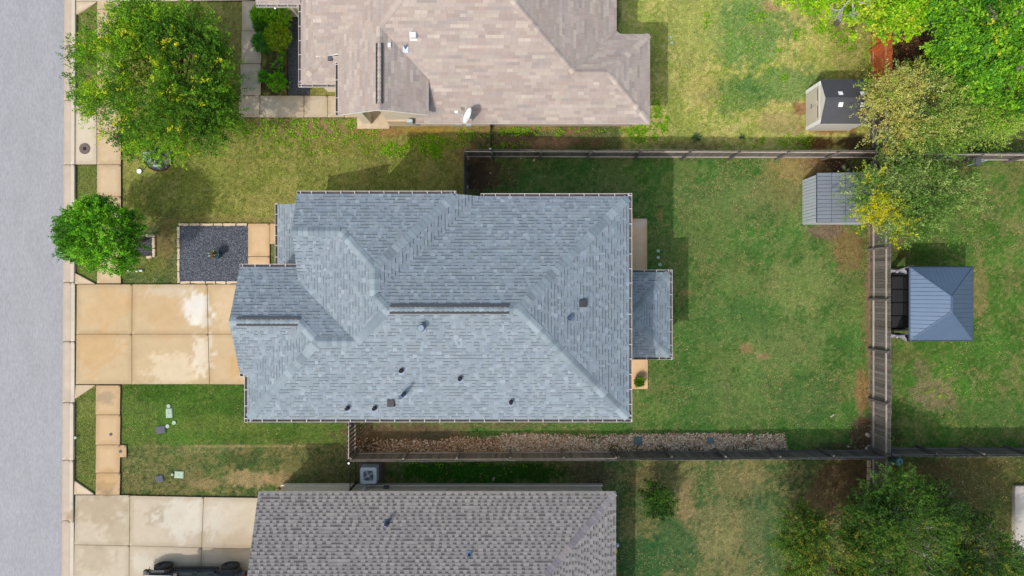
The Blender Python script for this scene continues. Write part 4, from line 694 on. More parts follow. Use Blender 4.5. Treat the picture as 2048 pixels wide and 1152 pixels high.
# ---------------------------------------------------------------- air conditioner
x, y = U(737, 951, .8); t = thing('air_conditioner', (x, y, 0), 'square grey air conditioner with a round fan beside the lower house', 'air conditioner'); s = .37
mb = MB(); mb.box(x - s, x + s, y - s, y + s, .05, .8); mb.build('cabinet', M['acd'], t, bevel=.05)
for k in range(4):
    for i in range(8): z = .14 + i * .08; mb2 = None
mb = MB()
for i in range(9):
    z = .12 + i * .07
    for q in ((x - s - .012, x + s + .012, y - s - .012, y - s), (x - s - .012, x + s + .012, y + s, y + s + .012), (x - s - .012, x - s, y - s, y + s), (x + s, x + s + .012, y - s, y + s)): mb.box(*q, z, z + .025)
mb.build('louvre', M['acg'], t)
def rrect(x, y, s, r, n=5): return [(x + sx * (s - r) + r * math.cos(a), y + sy * (s - r) + r * math.sin(a)) for sx, sy, a0 in ((1, 1, 0), (-1, 1, 90), (-1, -1, 180), (1, -1, 270)) for a in [math.radians(a0 + 90 * i / n) for i in range(n + 1)]]
out = rrect(x, y, s + .03, .12); inn = [(x + .29 * math.cos(a), y + .29 * math.sin(a)) for a in [math.atan2(p[1] - y, p[0] - x) for p in out]]; mb = MB()
for i in range(len(out)):
    j = (i + 1) % len(out); mb.poly([(*out[i], .83), (*out[j], .83), (*inn[j], .83), (*inn[i], .83)]); mb.poly([(*out[i], .77), (*out[j], .77), (*out[j], .83), (*out[i], .83)]); mb.poly([(*inn[j], .78), (*inn[i], .78), (*inn[i], .83), (*inn[j], .83)])
mb.build('top_panel', M['acg'], t); MB().disc(x, y, .8, .805, .3, 24).build('fan_well', M['hole'], t)
for i in range(4):
    a = i * math.pi / 2 + .6; mb = MB(); p = [(.05, -.03), (.26, -.1), (.27, .05), (.05, .04)]; mb.prism([(x + u * math.cos(a) - v * math.sin(a), y + u * math.sin(a) + v * math.cos(a)) for u, v in p], .806, .812); mb.build('fan_blade', M['steel'], t)
mb = MB()
for i in range(16): a = i * math.pi / 8; mb.tube([(x + .05 * math.cos(a), y + .05 * math.sin(a), .84), (x + .29 * math.cos(a), y + .29 * math.sin(a), .835)], .004, 3)
for r in (.1, .15, .2, .25): mb.tube([(x + r * math.cos(a), y + r * math.sin(a), .838) for a in [i * math.pi / 12 for i in range(25)]], .0035, 3)
mb.disc(x, y, .835, .85, .06, 12); mb.build('fan_guard', M['acg'], t)
# ---------------------------------------------------------------- sheds
t = thing('garden_shed', (15.7, 8.9, 0), 'pale plastic shed with dark grey pitched roof and four skylights in the upper yard', 'shed'); x0, x1, y0, y1, ze, zr = 14.7, 16.85, 7.87, 9.87, 1.66, 2.2; ym = 8.87
mb = MB(); mb.prism([(x0, y0), (x1, y0), (x1, y1), (x0, y1)], 0, ze)
for x, f in ((x0, -1), (x1, 1)): q = [(x, y0, ze), (x, y1, ze), (x, ym, zr - .04)]; mb.poly(q if f > 0 else q[::-1])
mb.build('wall', M['shedwall'], t); rs, rn = (ze + .02 - .53 * (y0 - .04), 0, .53), (ze + .02 + .53 * (y1 + .04), 0, -.53)
for pl, q in ((rs, [(x0 - .03, y0 - .05), (x1 + .08, y0 - .05), (x1 + .08, ym), (x0 - .03, ym)]), (rn, [(x0 - .03, ym), (x1 + .08, ym), (x1 + .08, y1 + .05), (x0 - .03, y1 + .05)])):
    mb = MB(); f = [(*p, zp(pl, *p)) for p in q]; mb.poly(f); mb.poly([(a, b, c - .04) for a, b, c in f][::-1])
    for i in range(4): j = (i + 1) % 4; mb.poly([(f[i][0], f[i][1], f[i][2] - .04), (f[j][0], f[j][1], f[j][2] - .04), f[j], f[i]])
    r = mb.build('roof_panel', M['shedroof'], t); k = 10; ya, yb = q[0][1], q[2][1]
    for i in range(k): # moulded tile rows
        a = ya + (yb - ya) * (i + .05) / k; b = ya + (yb - ya) * (i + .93) / k
        for cxa, cxb in ((x0 - .02, (x0 + x1) / 2 - .012), ((x0 + x1) / 2 + .02, x1 + .07)): mb = MB(); g = [(cxa, a), (cxb, a), (cxb, b), (cxa, b)]; ff = [(*p, zp(pl, *p) + (.012 if (p[1] == (a if pl is rs else b)) else .004)) for p in g]; mb.poly(ff); mb.poly([ff[0], ff[1], (ff[1][0], ff[1][1], ff[1][2] - .012), (ff[0][0], ff[0][1], ff[0][2] - .012)][::-1]); mb.poly([ff[2], ff[3], (ff[3][0], ff[3][1], ff[3][2] - .012), (ff[2][0], ff[2][1], ff[2][2] - .012)][::-1]); mb.build('roof_tile_row', M['shedroof'], r)
    for cx in (15.42, 16.45):
        cy = ym + (.27 if pl is rn else -.27); q = [(cx - .1, cy - .09), (cx + .1, cy - .09), (cx + .1, cy + .09), (cx - .1, cy + .09)]; mb = MB(); ff = [(*p, zp(pl, *p) + .03) for p in q]; mb.poly(ff); lo = [(a, b, c - .04) for a, b, c in ff]
        for i in range(4): j = (i + 1) % 4; mb.poly([lo[i], lo[j], ff[j], ff[i]])
        mb.build('skylight', M['white'], t)
MB().box(x0, x1 + .05, ym - .05, ym + .05, zr - .03, zr + .035).build('ridge_cap', M['shedroof'], t)
for a, b in ((y0 + .2, ym - .01), (ym + .01, y1 - .2)):
    o = MB().box(x0 - .035, x0 - .002, a, b, .05, 1.52).build('door', M['sheddoor'], t, bevel=.01)
    for i in range(5): yy = a + (b - a) * (i + .5) / 5; MB().box(x0 - .045, x0 - .034, yy - .05, yy + .05, .12, 1.3).build('door_panel', M['sheddoor'], o)
    MB().box(x0 - .05, x0 - .034, a + .1, b - .1, 1.36, 1.42).build('door_vent', M['slab'], o)
MB().box(x0 - .09, x0 - .04, ym - .1, ym + .1, .75, .82).build('handle', M['steel'], t)
for a, b in ((y0 + .002, y0 + .18), (y1 - .18, y1 - .002)): MB().box(x0 - .02, x0 - .002, a, b, .01, 1.6).build('corner_trim', M['white'], t)
t = thing('grey_shed', (16.0, 4.3, 0), 'larger blue grey shed with ribbed pale front wall, partly under the yellowing tree', 'shed'); x0, x1, y0, y1 = 14.52, 17.35, 3.17, 5.4; za, zb = 1.62, 1.95; pl = (za - (zb - za) / (x1 - x0) * x0, (zb - za) / (x1 - x0), 0)
MB().prism([(x0 + .02, y0), (x1, y0), (x1, y1), (x0 + .02, y1)], 0, 1.56).build('wall', M['slatew'], t); n = 14
for i in range(n): a = y0 + (y1 - y0) * i / n; MB().box(x0 - .012, x0 + .022, a + .012, a + (y1 - y0) / n - .012, .02, 1.55).build('siding_board', M['slatew'], t)
mb = MB(); q = [(x0 - .01, y0 - .05), (x1 + .05, y0 - .05), (x1 + .05, y1 + .08), (x0 - .01, y1 + .08)]; f = [(*p, zp(pl, *p)) for p in q]; mb.poly(f); mb.poly([(a, b, c - .07) for a, b, c in f][::-1])
for i in range(4): j = (i + 1) % 4; mb.poly([(f[i][0], f[i][1], f[i][2] - .07), (f[j][0], f[j][1], f[j][2] - .07), f[j], f[i]])
r = mb.build('roof', M['seam'], t); cols_ = [x0, x0 + .66, x0 + 1.29, x0 + 1.92, x0 + 2.52, x1 + .05]; rng = random.Random(4); k = 13
for ci in range(5):
    ys = [y0 - .05 + (y1 - y0 + .13) * i / k for i in range(k + 1)]
    for a, b in zip(ys[:-1], ys[1:]):
        mb = MB(); g = [(cols_[ci] + .01, a + .01), (cols_[ci + 1] - .014, a + .01), (cols_[ci + 1] - .014, b - .01), (cols_[ci] + .01, b - .01)]; up = [(*p, zp(pl, *p) + .018 + rng.uniform(-.004, .004)) for p in g]; lo = [(*p, zp(pl, *p)) for p in g]; mb.poly(up)
        for i in range(4): j = (i + 1) % 4; mb.poly([lo[i], lo[j], up[j], up[i]])
        mb.build('roof_panel', M['slate'], r)
# ---------------------------------------------------------------- gazebo
t = thing('gazebo', (20.07, -.72, 0), 'blue grey metal hip roof gazebo with white tied curtains beyond the rear fence', 'gazebo'); x0, x1, y0, y1, ze, zr = 18.63, 21.55, -2.44, .97, 2.2, 3.05; R0, R1 = (20.02, -.38), (20.02, -1.06)
C4 = dict(nw=(x0, y1), ne=(x1, y1), se=(x1, y0), sw=(x0, y0))
def gpanel(base0, base1, top0, top1, n, ax):
    """one sloped roof face split into standing-seam panels"""
    b0, b1, t0, t1 = [np.array((*p, z)) for p, z in ((base0, ze), (base1, ze), (top0, zr), (top1, zr))]; pan = MB(); pan.poly([b0, b1, t1, t0] if np.linalg.norm(t1 - t0) > .01 else [b0, b1, t1]); lo = [b0 - (0, 0, .05), b1 - (0, 0, .05)]; pan.poly([lo[0], lo[1], b1, b0])
    face = pan.build('roof_panel', M['gaz'], t); L = np.linalg.norm(b1 - b0); d = (b1 - b0) / L; nrm = np.cross(b1 - b0, t0 - b0); nrm /= np.linalg.norm(nrm)
    upv = np.cross(nrm, d); f0 = np.dot(t0 - b0, d); f1 = np.dot(t1 - b0, d); H = np.dot(t0 - b0, upv)
    for i in range(1, n):
        s = L * i / n; h = H * (s / f0 if s < f0 else ((L - s) / (L - f1) if s > f1 else 1)) - .03
        if h < .05: continue
        a = b0 + d * s; MB().tube([a + nrm * .004, a + upv * h + nrm * .004], .011, 4).build('standing_seam', M['gaz'], face)
gpanel(C4['sw'], C4['se'], R1, R1, 15, 0); gpanel(C4['se'], C4['ne'], R1, R0, 16, 0); gpanel(C4['ne'], C4['nw'], R0, R0, 15, 0); gpanel(C4['nw'], C4['sw'], R0, R1, 18, 0)
for c, r in ((C4['nw'], R0), (C4['ne'], R0), (C4['se'], R1), (C4['sw'], R1)): MB().tube([(*c, ze + .01), (*r, zr + .01)], .025, 6).build('hip_strip', M['gaz'], t)
MB().tube([(*R0, zr + .01), (*R1, zr + .01)], .045, 6).build('ridge_strip', M['gaz'], t)
mb = MB()
for a, b in (('nw', 'ne'), ('ne', 'se'), ('se', 'sw'), ('sw', 'nw')): mb.tube([(*C4[a], ze - .04), (*C4[b], ze - .04)], .05, 4)
mb.build('eave_frame', M['seam'], t)
for cx in (x0 + .2, x1 - .2):
    for cy in (y0 + .2, y1 - .2): MB().box(cx - .05, cx + .05, cy - .05, cy + .05, 0, ze).build('post', M['seam'], t)
for cy, sg in ((y1 - .12, 1), (y0 + .12, -1)):
    mb = MB(); n = 14
    for i in range(n):
        def rr(z): k = abs(z - .95) / 1.1; return .05 + .2 * min(1, k) ** 1.1
        a0, a1 = i * 2 * math.pi / n, (i + 1) * 2 * math.pi / n; zs = [.06, .35, .65, .95, 1.3, 1.7, 2.1]
        for z0, z1 in zip(zs[:-1], zs[1:]):
            def pt(a, z): r = rr(z) * (1 + .22 * math.sin(a * 5)); return (x0 + .12 - (.14 if z > 1.4 else .0) * 0 + r * math.cos(a) * 1.2, cy + r * math.sin(a) * .8, z)
            mb.poly([pt(a0, z0), pt(a1, z0), pt(a1, z1), pt(a0, z1)])
    mb.build('curtain', M['cloth'], t, smooth=True); MB().tube([(x0 + .05, cy - .09, .95), (x0 + .25, cy + .05, .96)], .05, 6).build('curtain_tie', M['cloth'], t)
MB().tube([(x0 + .02, y1 - .15, 2.08), (x0 + .02, y0 + .15, 2.08)], .02, 5).build('curtain_rod', M['iron'], t)
s = thing('outdoor_sofa', (19.1, -.75, 0), 'black cushioned sofa under the open left side of the gazebo', 'sofa')
for i in range(4):
    ya = -2.0 + i * .65; MB().box(18.75, 19.3, ya + .01, ya + .64, .3, .5).build('seat_cushion', M['cush'], s, bevel=.04); MB().box(19.3, 19.5, ya + .01, ya + .64, .45, .95).build('back_cushion', M['cush'], s, bevel=.04)
MB().box(18.73, 19.55, -2.02, .62, .05, .3).build('frame', M['iron'], s)
for yy in (-2.1, .64): MB().box(18.73, 19.5, yy, yy + .08, .05, .65).build('armrest', M['iron'], s)
# ---------------------------------------------------------------- pots, transformer, small things
def leaves(P, D, size, col, name, parent, asp=.5, tilt=.5, mt='leaf'):
    """leaf quads (diamonds) at P along D, per-leaf size & colour"""
    n = len(P); r = RNG.standard_normal((n, 3)); D = D / (np.linalg.norm(D, axis=1, keepdims=True) + 1e-9); N = np.stack([np.zeros(n), np.zeros(n), np.ones(n)], -1) + tilt * r; S = np.cross(D, N); S /= (np.linalg.norm(S, axis=1, keepdims=True) + 1e-9)
    s = size[:, None]; dr = np.array([0, 0, 1.0]) * -.12; a = P; b = P + D * s * .5 + S * s * asp * .5; c = P + (D + dr) * s; d = P + D * s * .5 - S * s * asp * .5
    V = np.stack([a, b, c, d], 1).reshape(-1, 3); F = np.arange(n * 4).reshape(-1, 4); return npmesh(name, V, F, col, M[mt], parent)
def rdir(n, up=.4): v = RNG.standard_normal((n, 3)); v[:, 2] = np.abs(v[:, 2]) * up + .1; return v / np.linalg.norm(v, axis=1, keepdims=True)
def pot(px, py, lab, m, r, h, rim, pcol, flowers=None, spread=1.25, n=160):
    x, y = U(px, py, h); t = thing('potted_plant', (x, y, 0), lab, 'potted plant'); mb = MB(); z = .08
    prof = [(r * .7, z), (r * .95, z + h * .5), (r, z + h), (r * 1.08, z + h), (r * 1.08, z + h + .04), (r * .92, z + h + .04), (r * .9, z + h - .03)]; k = 20
    for (r0, z0), (r1, z1) in zip(prof[:-1], prof[1:]):
        for i in range(k): a0, a1 = i * 2 * math.pi / k, (i + 1) * 2 * math.pi / k; mb.poly([(x + r0 * math.cos(a0), y + r0 * math.sin(a0), z0), (x + r0 * math.cos(a1), y + r0 * math.sin(a1), z0), (x + r1 * math.cos(a1), y + r1 * math.sin(a1), z1), (x + r1 * math.cos(a0), y + r1 * math.sin(a0), z1)])
    mb.build('pot', M[m], t, smooth=False); MB().disc(x, y, z + h - .06, z + h - .02, r * .92, 16).build('soil', M['mud'], t)
    D = rdir(n, .8); P = np.array([x + rim[0], y + rim[1], z + h]) + D * RNG.random((n, 1)) * r * spread * np.array([1, 1, .7]); leaves(P, D, RNG.uniform(.05, .11, n), palette(n, pcol), 'foliage', t)
    if flowers: k = 26; D = rdir(k, .6); P = np.array([x + rim[0] - .02, y + rim[1] - .08, z + h + .06]) + D * RNG.random((k, 1)) * r; leaves(P, D, RNG.uniform(.05, .09, k), palette(k, flowers), 'flowers', t, asp=.9)
    return t
pot(431, 509, 'teal glazed pot with white and orange flowering plant on the dark gravel bed', 'blue', .2, .5, (-.1, .04), [(70, 120, 70), (190, 210, 200), (110, 150, 80), (60, 100, 60)], [(214, 110, 60), (230, 130, 80), (235, 235, 225)])
pot(1278, 763, 'bushy bright green plant in a dark pot at the end of the back patio', 'dark', .24, .35, (0, .0), [(110, 160, 30), (70, 130, 24), (150, 190, 40)], None, 1.15, 420)
x, y = U(311, 319); t = thing('transformer', (x, y, 0), 'pale green electrical transformer box on round gravel under the largest front tree', 'transformer')
MB().box(x - .17, x + .19, y - .24, y + .2, .03, .75).build('cabinet', M['green'], t, bevel=.02); MB().box(x - .2, x + .22, y - .27, y + .23, .75, .8).build('lid', M['green'], t, bevel=.02); MB().box(x + .02, x + .42, y - .4, y - .3, .02, .3).build('pedestal', M['green'], t, bevel=.02); MB().box(x - .05, x + .08, y + .42, y + .58, .02, .45).build('pedestal', M['green'], t, bevel=.02)
x, y = U(1798, 923, .5); t = thing('teal_drum', (x, y, 0), 'round teal lidded drum in the corner right of the fence crossing', 'drum'); MB().disc(x, y, 0, .48, .2, 20).build('body', M['teal'], t); MB().disc(x, y, .48, .56, .215, 20, inset=.25).build('lid', M['teal'], t); MB().disc(x + .04, y - .02, .55, .59, .05, 10).build('knob', M['slab'], t)
tag(MB().tube([U3(1661, 834, .03), U3(1668, 829, .05)], .035, 6).build('dog_toy', M['litter']), 'small cream coloured stick lying on the back lawn', 'stick')
tag(MB().box(*sorted((U(1315, 0)[0], U(1322, 0)[0])), U(0, 415)[1], U(0, 413)[1], 0, .05, rot=.2).build('garden_hose_piece', M['iron']), 'short black object in the grass behind the house', 'debris')
t = thing('downspout_extension', (*U(275, 541), 0), 'pale plastic drain pipe ends in the grass under the round street tree', 'pipe'); MB().tube([U3(256, 542, .1), U3(262, 541, .1)], .06, 8).build('pipe_end', M['white'], t); MB().tube([U3(272, 542, .1), U3(285, 541, .1)], .055, 8).build('pipe_end', M['acg'], t)
x, y = U(1237, 1097.5, .6); t = thing('ball', (x, y, 0), 'grey white round ball beside the right wall of the lower house', 'ball'); mb = MB()
for i in range(8):
    for j in range(12):
        def sp(i, j): a = math.pi * i / 8; b = 2 * math.pi * j / 12; return (x + .11 * math.sin(a) * math.cos(b), y + .11 * math.sin(a) * math.sin(b), .12 + .11 * math.cos(a))
        mb.poly([sp(i, j), sp(i + 1, j), sp(i + 1, j + 1), sp(i, j + 1)] if 0 < i < 7 else ([sp(0, j), sp(1, j), sp(1, j + 1)] if i == 0 else [sp(7, j), sp(8, j), sp(7, j + 1)]))
mb.build('shell', M['acg'], t, smooth=True)
x = 5.2; y = (576 - 1110) / 41; t = thing('yellow_toy', (x - .2, y, 0), 'bright yellow plastic toy peeking out under the lower house eave', 'toy'); MB().prism([(x - .6, y - .3), (x + .02, y - .12), (x + .06, y - .02), (x - .04, y + .25), (x - .6, y + .3)], .1, .35, inset=.1).build('body', M['yellow'], t, bevel=.03); MB().disc(x - .15, y - .2, 0, .12, .07, 12).build('wheel', M['black'], t)
x = 5.08; y = (576 - 1069) / 41.5; t = thing('black_bin', (x - .2, y, 0), 'black round bin half hidden under the lower house eave', 'bin'); MB().disc(x - .14, y, 0, .7, .22, 18).build('body', M['black'], t); MB().disc(x - .14, y, .7, .76, .24, 18, inset=.1).build('lid', M['black'], t)
x, y = U(1956, 325, .8); t = thing('bird_feeder_pole', (x, y, 0), 'thin pale post standing by the fence below the leaning upper right tree', 'post'); MB().tube([(x, y, 0), (x, y, 1.4)], .03, 6).build('pole', M['acg'], t); MB().box(x - .3, x - .02, y - .2, y + .15, 1.0, 1.06).build('tray', M['slab'], t)
# ---------------------------------------------------------------- off-road car (lower left)
t = thing('offroad_car', (-15.5, -14.7, 0), 'dark off-road car with big tyres parked on the pale lower left driveway', 'car'); yn, yf = -13.78, -15.5; X0, X1 = -17.95, -13.05
def side(prof, ya, yb, name, m, mi=0, bevel=.03):
    mb = MB(); n = len(prof); a = area(prof); P = prof if a > 0 else prof[::-1]; mb.poly([(x, ya, z) for x, z in P][::-1]); mb.poly([(x, yb, z) for x, z in P])
    for i in range(n): j = (i + 1) % n; mb.poly([(P[i][0], ya, P[i][1]), (P[j][0], ya, P[j][1]), (P[j][0], yb, P[j][1]), (P[i][0], yb, P[i][1])])
    return mb.build(name, M[m], t, bevel=bevel)
side([(X0 + .1, .5), (X1, .5), (X1, 1.2), (-16.35, 1.2), (-16.5, 1.16), (X0 + .12, 1.08)], yn - .12, yf + .12, 'body', 'paint'); side([(-16.35, 1.2), (X1 + .02, 1.2), (X1 + .05, 1.85), (-15.75, 1.87)], yn - .2, yf + .2, 'cabin', 'paint'); side([(-16.4, 1.16), (-16.5, 1.13), (X0 + .25, 1.1), (X0 + .25, 1.06), (-16.4, 1.1)], yn - .3, yf + .3, 'hood', 'paint')
for wx in (-17.2, -13.9):
    for wy, s in ((yn + .02, 1), (yf - .02, -1)):
        w_ = MB(); n = 28; pr = [(.22, .12), (.34, .14), (.41, .12), (.43, .04), (.43, -.04), (.41, -.12), (.34, -.14), (.22, -.12)]
        for (r0, o0), (r1, o1) in zip(pr[:-1], pr[1:]):
            for i in range(n): a0, a1 = i * 2 * math.pi / n, (i + 1) * 2 * math.pi / n; w_.poly([(wx + r * math.cos(a), wy + o, .43 + r * math.sin(a)) for r, o, a in ((r0, o0, a0), (r0, o0, a1), (r1, o1, a1), (r1, o1, a0))][::-1])
        w0 = w_.build('wheel', M['black'], t); rm = MB()
        for i in range(7): a = i * 2 * math.pi / 7; c, sn = math.cos(a), math.sin(a); rm.poly([(wx + .05 * c - .03 * sn, wy + s * .06, .43 + .05 * sn + .03 * c), (wx + .05 * c + .03 * sn, wy + s * .06, .43 + .05 * sn - .03 * c), (wx + .23 * c + .02 * sn, wy + s * .1, .43 + .23 * sn - .02 * c), (wx + .23 * c - .02 * sn, wy + s * .1, .43 + .23 * sn + .02 * c)])
        rm.poly([(wx + .22 * math.cos(a), wy + s * .02, .43 + .22 * math.sin(a)) for a in [i * .3142 for i in range(20)]]); rm.build('rim', M['slab'], w0)
    fl = MB(); pr = [(wx - .62, .62), (wx - .5, .86), (wx - .32, .98), (wx + .3, .98), (wx + .48, .86), (wx + .62, .6)]
    for ya, yb in ((yn - .15, yn + .06), (yf - .06, yf + .15)):
        for (xa, za), (xb, zb) in zip(pr[:-1], pr[1:]): fl.poly([(xa, ya, za), (xb, ya, zb), (xb, yb, zb - .02), (xa, yb, za - .02)][::-1]); fl.poly([(xa, yb, za - .02), (xb, yb, zb - .02), (xb, yb, zb - .09), (xa, yb, za - .09)][::-1])
    fl.build('fender_flare', M['dark'], t)
for a, b in ((-16.3, -15.3), (-15.27, -14.5)):
    d = MB().box(a, b, yn - .125, yn - .09, .52, 1.17).build('door', M['paint'], t, bevel=.012); MB().box(a + .08, b - .08, yn - .21, yn - .19, 1.25, 1.72).build('window', M['glass'], d); MB().box(b - .22, b - .06, yn - .09, yn - .06, 1.02, 1.06).build('handle', M['dark'], d); MB().box(b - .06, b - .0, yn - .095, yn - .07, .7, .82).build('hinge', M['dark'], d)
MB().box(-16.6, -14.45, yn - .1, yn + .04, .42, .5).build('side_step', M['dark'], t, bevel=.01); MB().box(X0 - .12, X0 + .1, yn - .05, yf + .05, .5, .72).build('bumper', M['dark'], t, bevel=.03); MB().box(X1 - .02, X1 + .12, yn - .1, yf + .1, .5, .7).build('bumper', M['dark'], t, bevel=.03)
MB().box(-16.25, -16.05, yn - .1, yn + .1, 1.22, 1.4).build('mirror', M['dark'], t, bevel=.02); MB().box(X1 - .01, X1 + .03, yn - .3, yn - .12, .8, 1.05).build('tail_light', M['red'], t); MB().box(X0 + .06, X0 + .1, yn - .42, yn - .2, .78, .98).build('headlight', M['white'], t)
sp_ = MB().tube([(X1 + .05, -14.64, .95), (X1 + .27, -14.64, .95)], .38, 20).build('spare_wheel', M['black'], t)
# ---------------------------------------------------------------- trees and shrubs
def noise3(P, sc, seed): return (vnoise(P[:, 0], P[:, 1], sc, seed) + vnoise(P[:, 1] + 7, P[:, 2], sc, seed + 1) + vnoise(P[:, 2] + 3, P[:, 0], sc, seed + 2)) / 3
def tree(name, lab, cat, base, fork, ell, cols, n_spr=700, per=26, leaf=(.06, .12), spray=(.35, .8), trunk=.12, yellow=None, ycol=None, seed=1, shell=.55, gaps=.46, group=None, bark='bark', twig=.5, side=.10, asp=.5, outw=1.0, nlimb=16, sprout=.5):
    """ell: list of (px,py,z,rx,ry,rz) crown lobes as they appear in the photograph at height z"""
    global RNG
    RNG = np.random.default_rng(seed * 101 + 5); rg = random.Random(seed); t = thing(name, (*base, 0), lab, cat, group)
    lobes = [(*U(px, py, z), z, rx, ry, rz) for px, py, z, rx, ry, rz in ell]; vol = np.array([l[3] * l[4] * l[5] for l in lobes]) ** .8; vol /= vol.sum()
    P = []; O = []
    while sum(map(len, P)) < n_spr:
        k = RNG.choice(len(lobes), n_spr, p=vol); L = np.array(lobes)[k]; d = RNG.standard_normal((n_spr, 3)); d /= np.linalg.norm(d, axis=1, keepdims=True); d[:, 2] = np.where(d[:, 2] < -.35, -d[:, 2], d[:, 2])
        r = RNG.random(n_spr) ** (1 / 3) * (1 - shell) + shell * (1 - .35 * RNG.random(n_spr) ** 2); p = L[:, :3] + d * L[:, 3:6] * r[:, None]
        keep = (noise3(p, 1.1, seed) + .25 * (noise3(p, 3.1, seed + 9) - .5) > gaps - .06 * RNG.random(n_spr)) & (p[:, 2] > .25); P.append(p[keep]); O.append((p - L[:, :3])[keep] / L[:, 3:6][keep])
    P = np.concatenate(P)[:n_spr]; O = np.concatenate(O)[:n_spr]
    O = O * outw + .45 * RNG.standard_normal(O.shape) + np.array([0, 0, .25]); O /= np.linalg.norm(O, axis=1, keepdims=True)
    # trunk and limbs
    mb = MB(); f = Vector(fork); b0 = Vector((*base, -.1)); mid = (b0 + f) / 2 + Vector((rg.uniform(-.1, .1), rg.uniform(-.1, .1), 0)); mb.tube([b0, b0.lerp(mid, .4), mid, f], [trunk * 1.5, trunk * 1.1, trunk, trunk * .85], 9)
    ends = []
    idx = RNG.choice(len(P), min(nlimb, len(P)), replace=False)
    for i in idx:
        e = Vector(P[i]); m1 = f.lerp(e, .35) + Vector((rg.uniform(-.2, .2), rg.uniform(-.2, .2), .25)); m2 = f.lerp(e, .7) + Vector((rg.uniform(-.15, .15), rg.uniform(-.15, .15), .12)); mb.tube([f, m1, m2, e], [trunk * .6, trunk * .38, trunk * .22, .012], 5); ends += [m1, m2, e]
        for _ in range(3):
            j = rg.randrange(len(P)); q = Vector(P[j])
            if (q - m2).length < 1.8: mb.tube([m1.lerp(m2, rg.random()), m2.lerp(q, .5) + Vector((0, 0, .1)), q], [trunk * .2, .016, .007], 4)
    mb.build('trunk', M[bark], t)
    # sprays
    ln = RNG.uniform(*spray, n_spr); s = RNG.random((n_spr, per)); sd = RNG.standard_normal((n_spr, per, 3)) * side; LP = P[:, None] + O[:, None] * (s * ln[:, None])[..., None] + sd * (1.15 - s[..., None])
    LD = O[:, None] * .8 + RNG.standard_normal((n_spr, per, 3)) * .75; LP = LP.reshape(-1, 3); LD = LD.reshape(-1, 3); n = len(LP)
    cc = np.array([A(*c) for c in cols]); zt = sm(noise3(P, .9, seed + 21), .35, .65); ci = np.clip((((zt - .5) * .55 + .5) * len(cc) + RNG.normal(0, .85, n_spr)).astype(int), 0, len(cc) - 1); C = np.repeat(cc[ci] * (1 + .16 * RNG.standard_normal((n_spr, 1))), per, 0)
    if yellow:
        for (px, py, z, r, am) in yellow:
            c = np.array([*U(px, py, z)]); w_ = am * (1 - sm(np.linalg.norm(P[:, :2] - c, axis=1) / r + .5 * (noise3(P, 2.2, seed + 33) - .5), .5, 1.1)); pick = RNG.random(n_spr) < w_; yc = palette(n_spr, ycol, .1); C = np.where(np.repeat(pick, per)[:, None], np.repeat(yc, per, 0), C)
    C = np.clip(C * 2.1 * (1 + .15 * RNG.standard_normal((n, 1))), .003, .62)
    LP[:, 2] = np.maximum(LP[:, 2], .06)
    leaves(LP, LD, RNG.uniform(*leaf, n), C, 'crown', t, asp=asp, tilt=.7)
    if twig:
        k = int(n_spr * twig); a = P[:k] - O[:k] * .25; b = P[:k] + O[:k] * ln[:k, None] * .9; sdv = np.cross(O[:k], RNG.standard_normal((k, 3))); sdv /= np.linalg.norm(sdv, axis=1, keepdims=True); w2 = .009
        V = np.stack([a - sdv * w2, a + sdv * w2, b], 1).reshape(-1, 3); npmesh('twigs', V, np.arange(k * 3).reshape(-1, 3), None, M[bark], t)
    return t
GA = [(58, 92, 26), (78, 118, 30), (98, 140, 34), (120, 160, 44), (70, 108, 34)]
YL = [(190, 196, 30), (200, 204, 46), (176, 190, 40), (160, 186, 40)]
tree('street_tree', 'largest front tree with loose yellow green leaves over the upper left lawn', 'tree', U(396, 208), (*U(370, 195, 2.2), 2.2), [(310, 165, 4.2, 3.1, 3.0, 1.7), (235, 110, 3.9, 1.7, 1.9, 1.1), (400, 230, 3.6, 1.8, 1.7, 1.2), (370, 75, 4.3, 1.6, 1.3, 1.1), (225, 215, 3.6, 1.1, 1.3, .9), (320, 285, 3.2, 1.6, .8, .8), (280, 45, 4.2, 1.7, 1.0, .9), (180, 165, 3.6, .8, .9, .6), (430, 150, 3.7, 1.0, 1.4, .9), (375, 140, 4.1, 1.3, 1.3, .8), (385, 190, 3.9, 1.1, 1.0, .7)],
 [(56, 92, 26), (70, 110, 28), (86, 128, 30), (102, 144, 32), (128, 164, 36)], 3700, 30, (.06, .12), (.35, .8), .16, [(300, 170, 4, 3.2, .1)], YL, seed=2, shell=.3, gaps=.425, side=.085, nlimb=26)
tree('street_tree', 'round dense bright green tree between the street and the middle lawn', 'tree', U(286, 480), (*U(272, 478, 1.8), 1.8), [(205, 470, 3.2, 1.75, 1.65, 1.35), (155, 455, 2.9, .8, .9, .6), (235, 510, 2.8, .95, .75, .6), (200, 425, 3.0, 1.0, .6, .6), (150, 500, 2.6, .65, .5, .4)],
 [(58, 108, 22), (76, 132, 26), (96, 156, 30), (116, 174, 36), (66, 120, 28)], 1250, 32, (.06, .115), (.2, .5), .09, seed=4, shell=.5, gaps=.43, side=.08)
OL = [(96, 112, 62), (118, 134, 66), (138, 150, 78), (108, 128, 48), (84, 108, 50)]
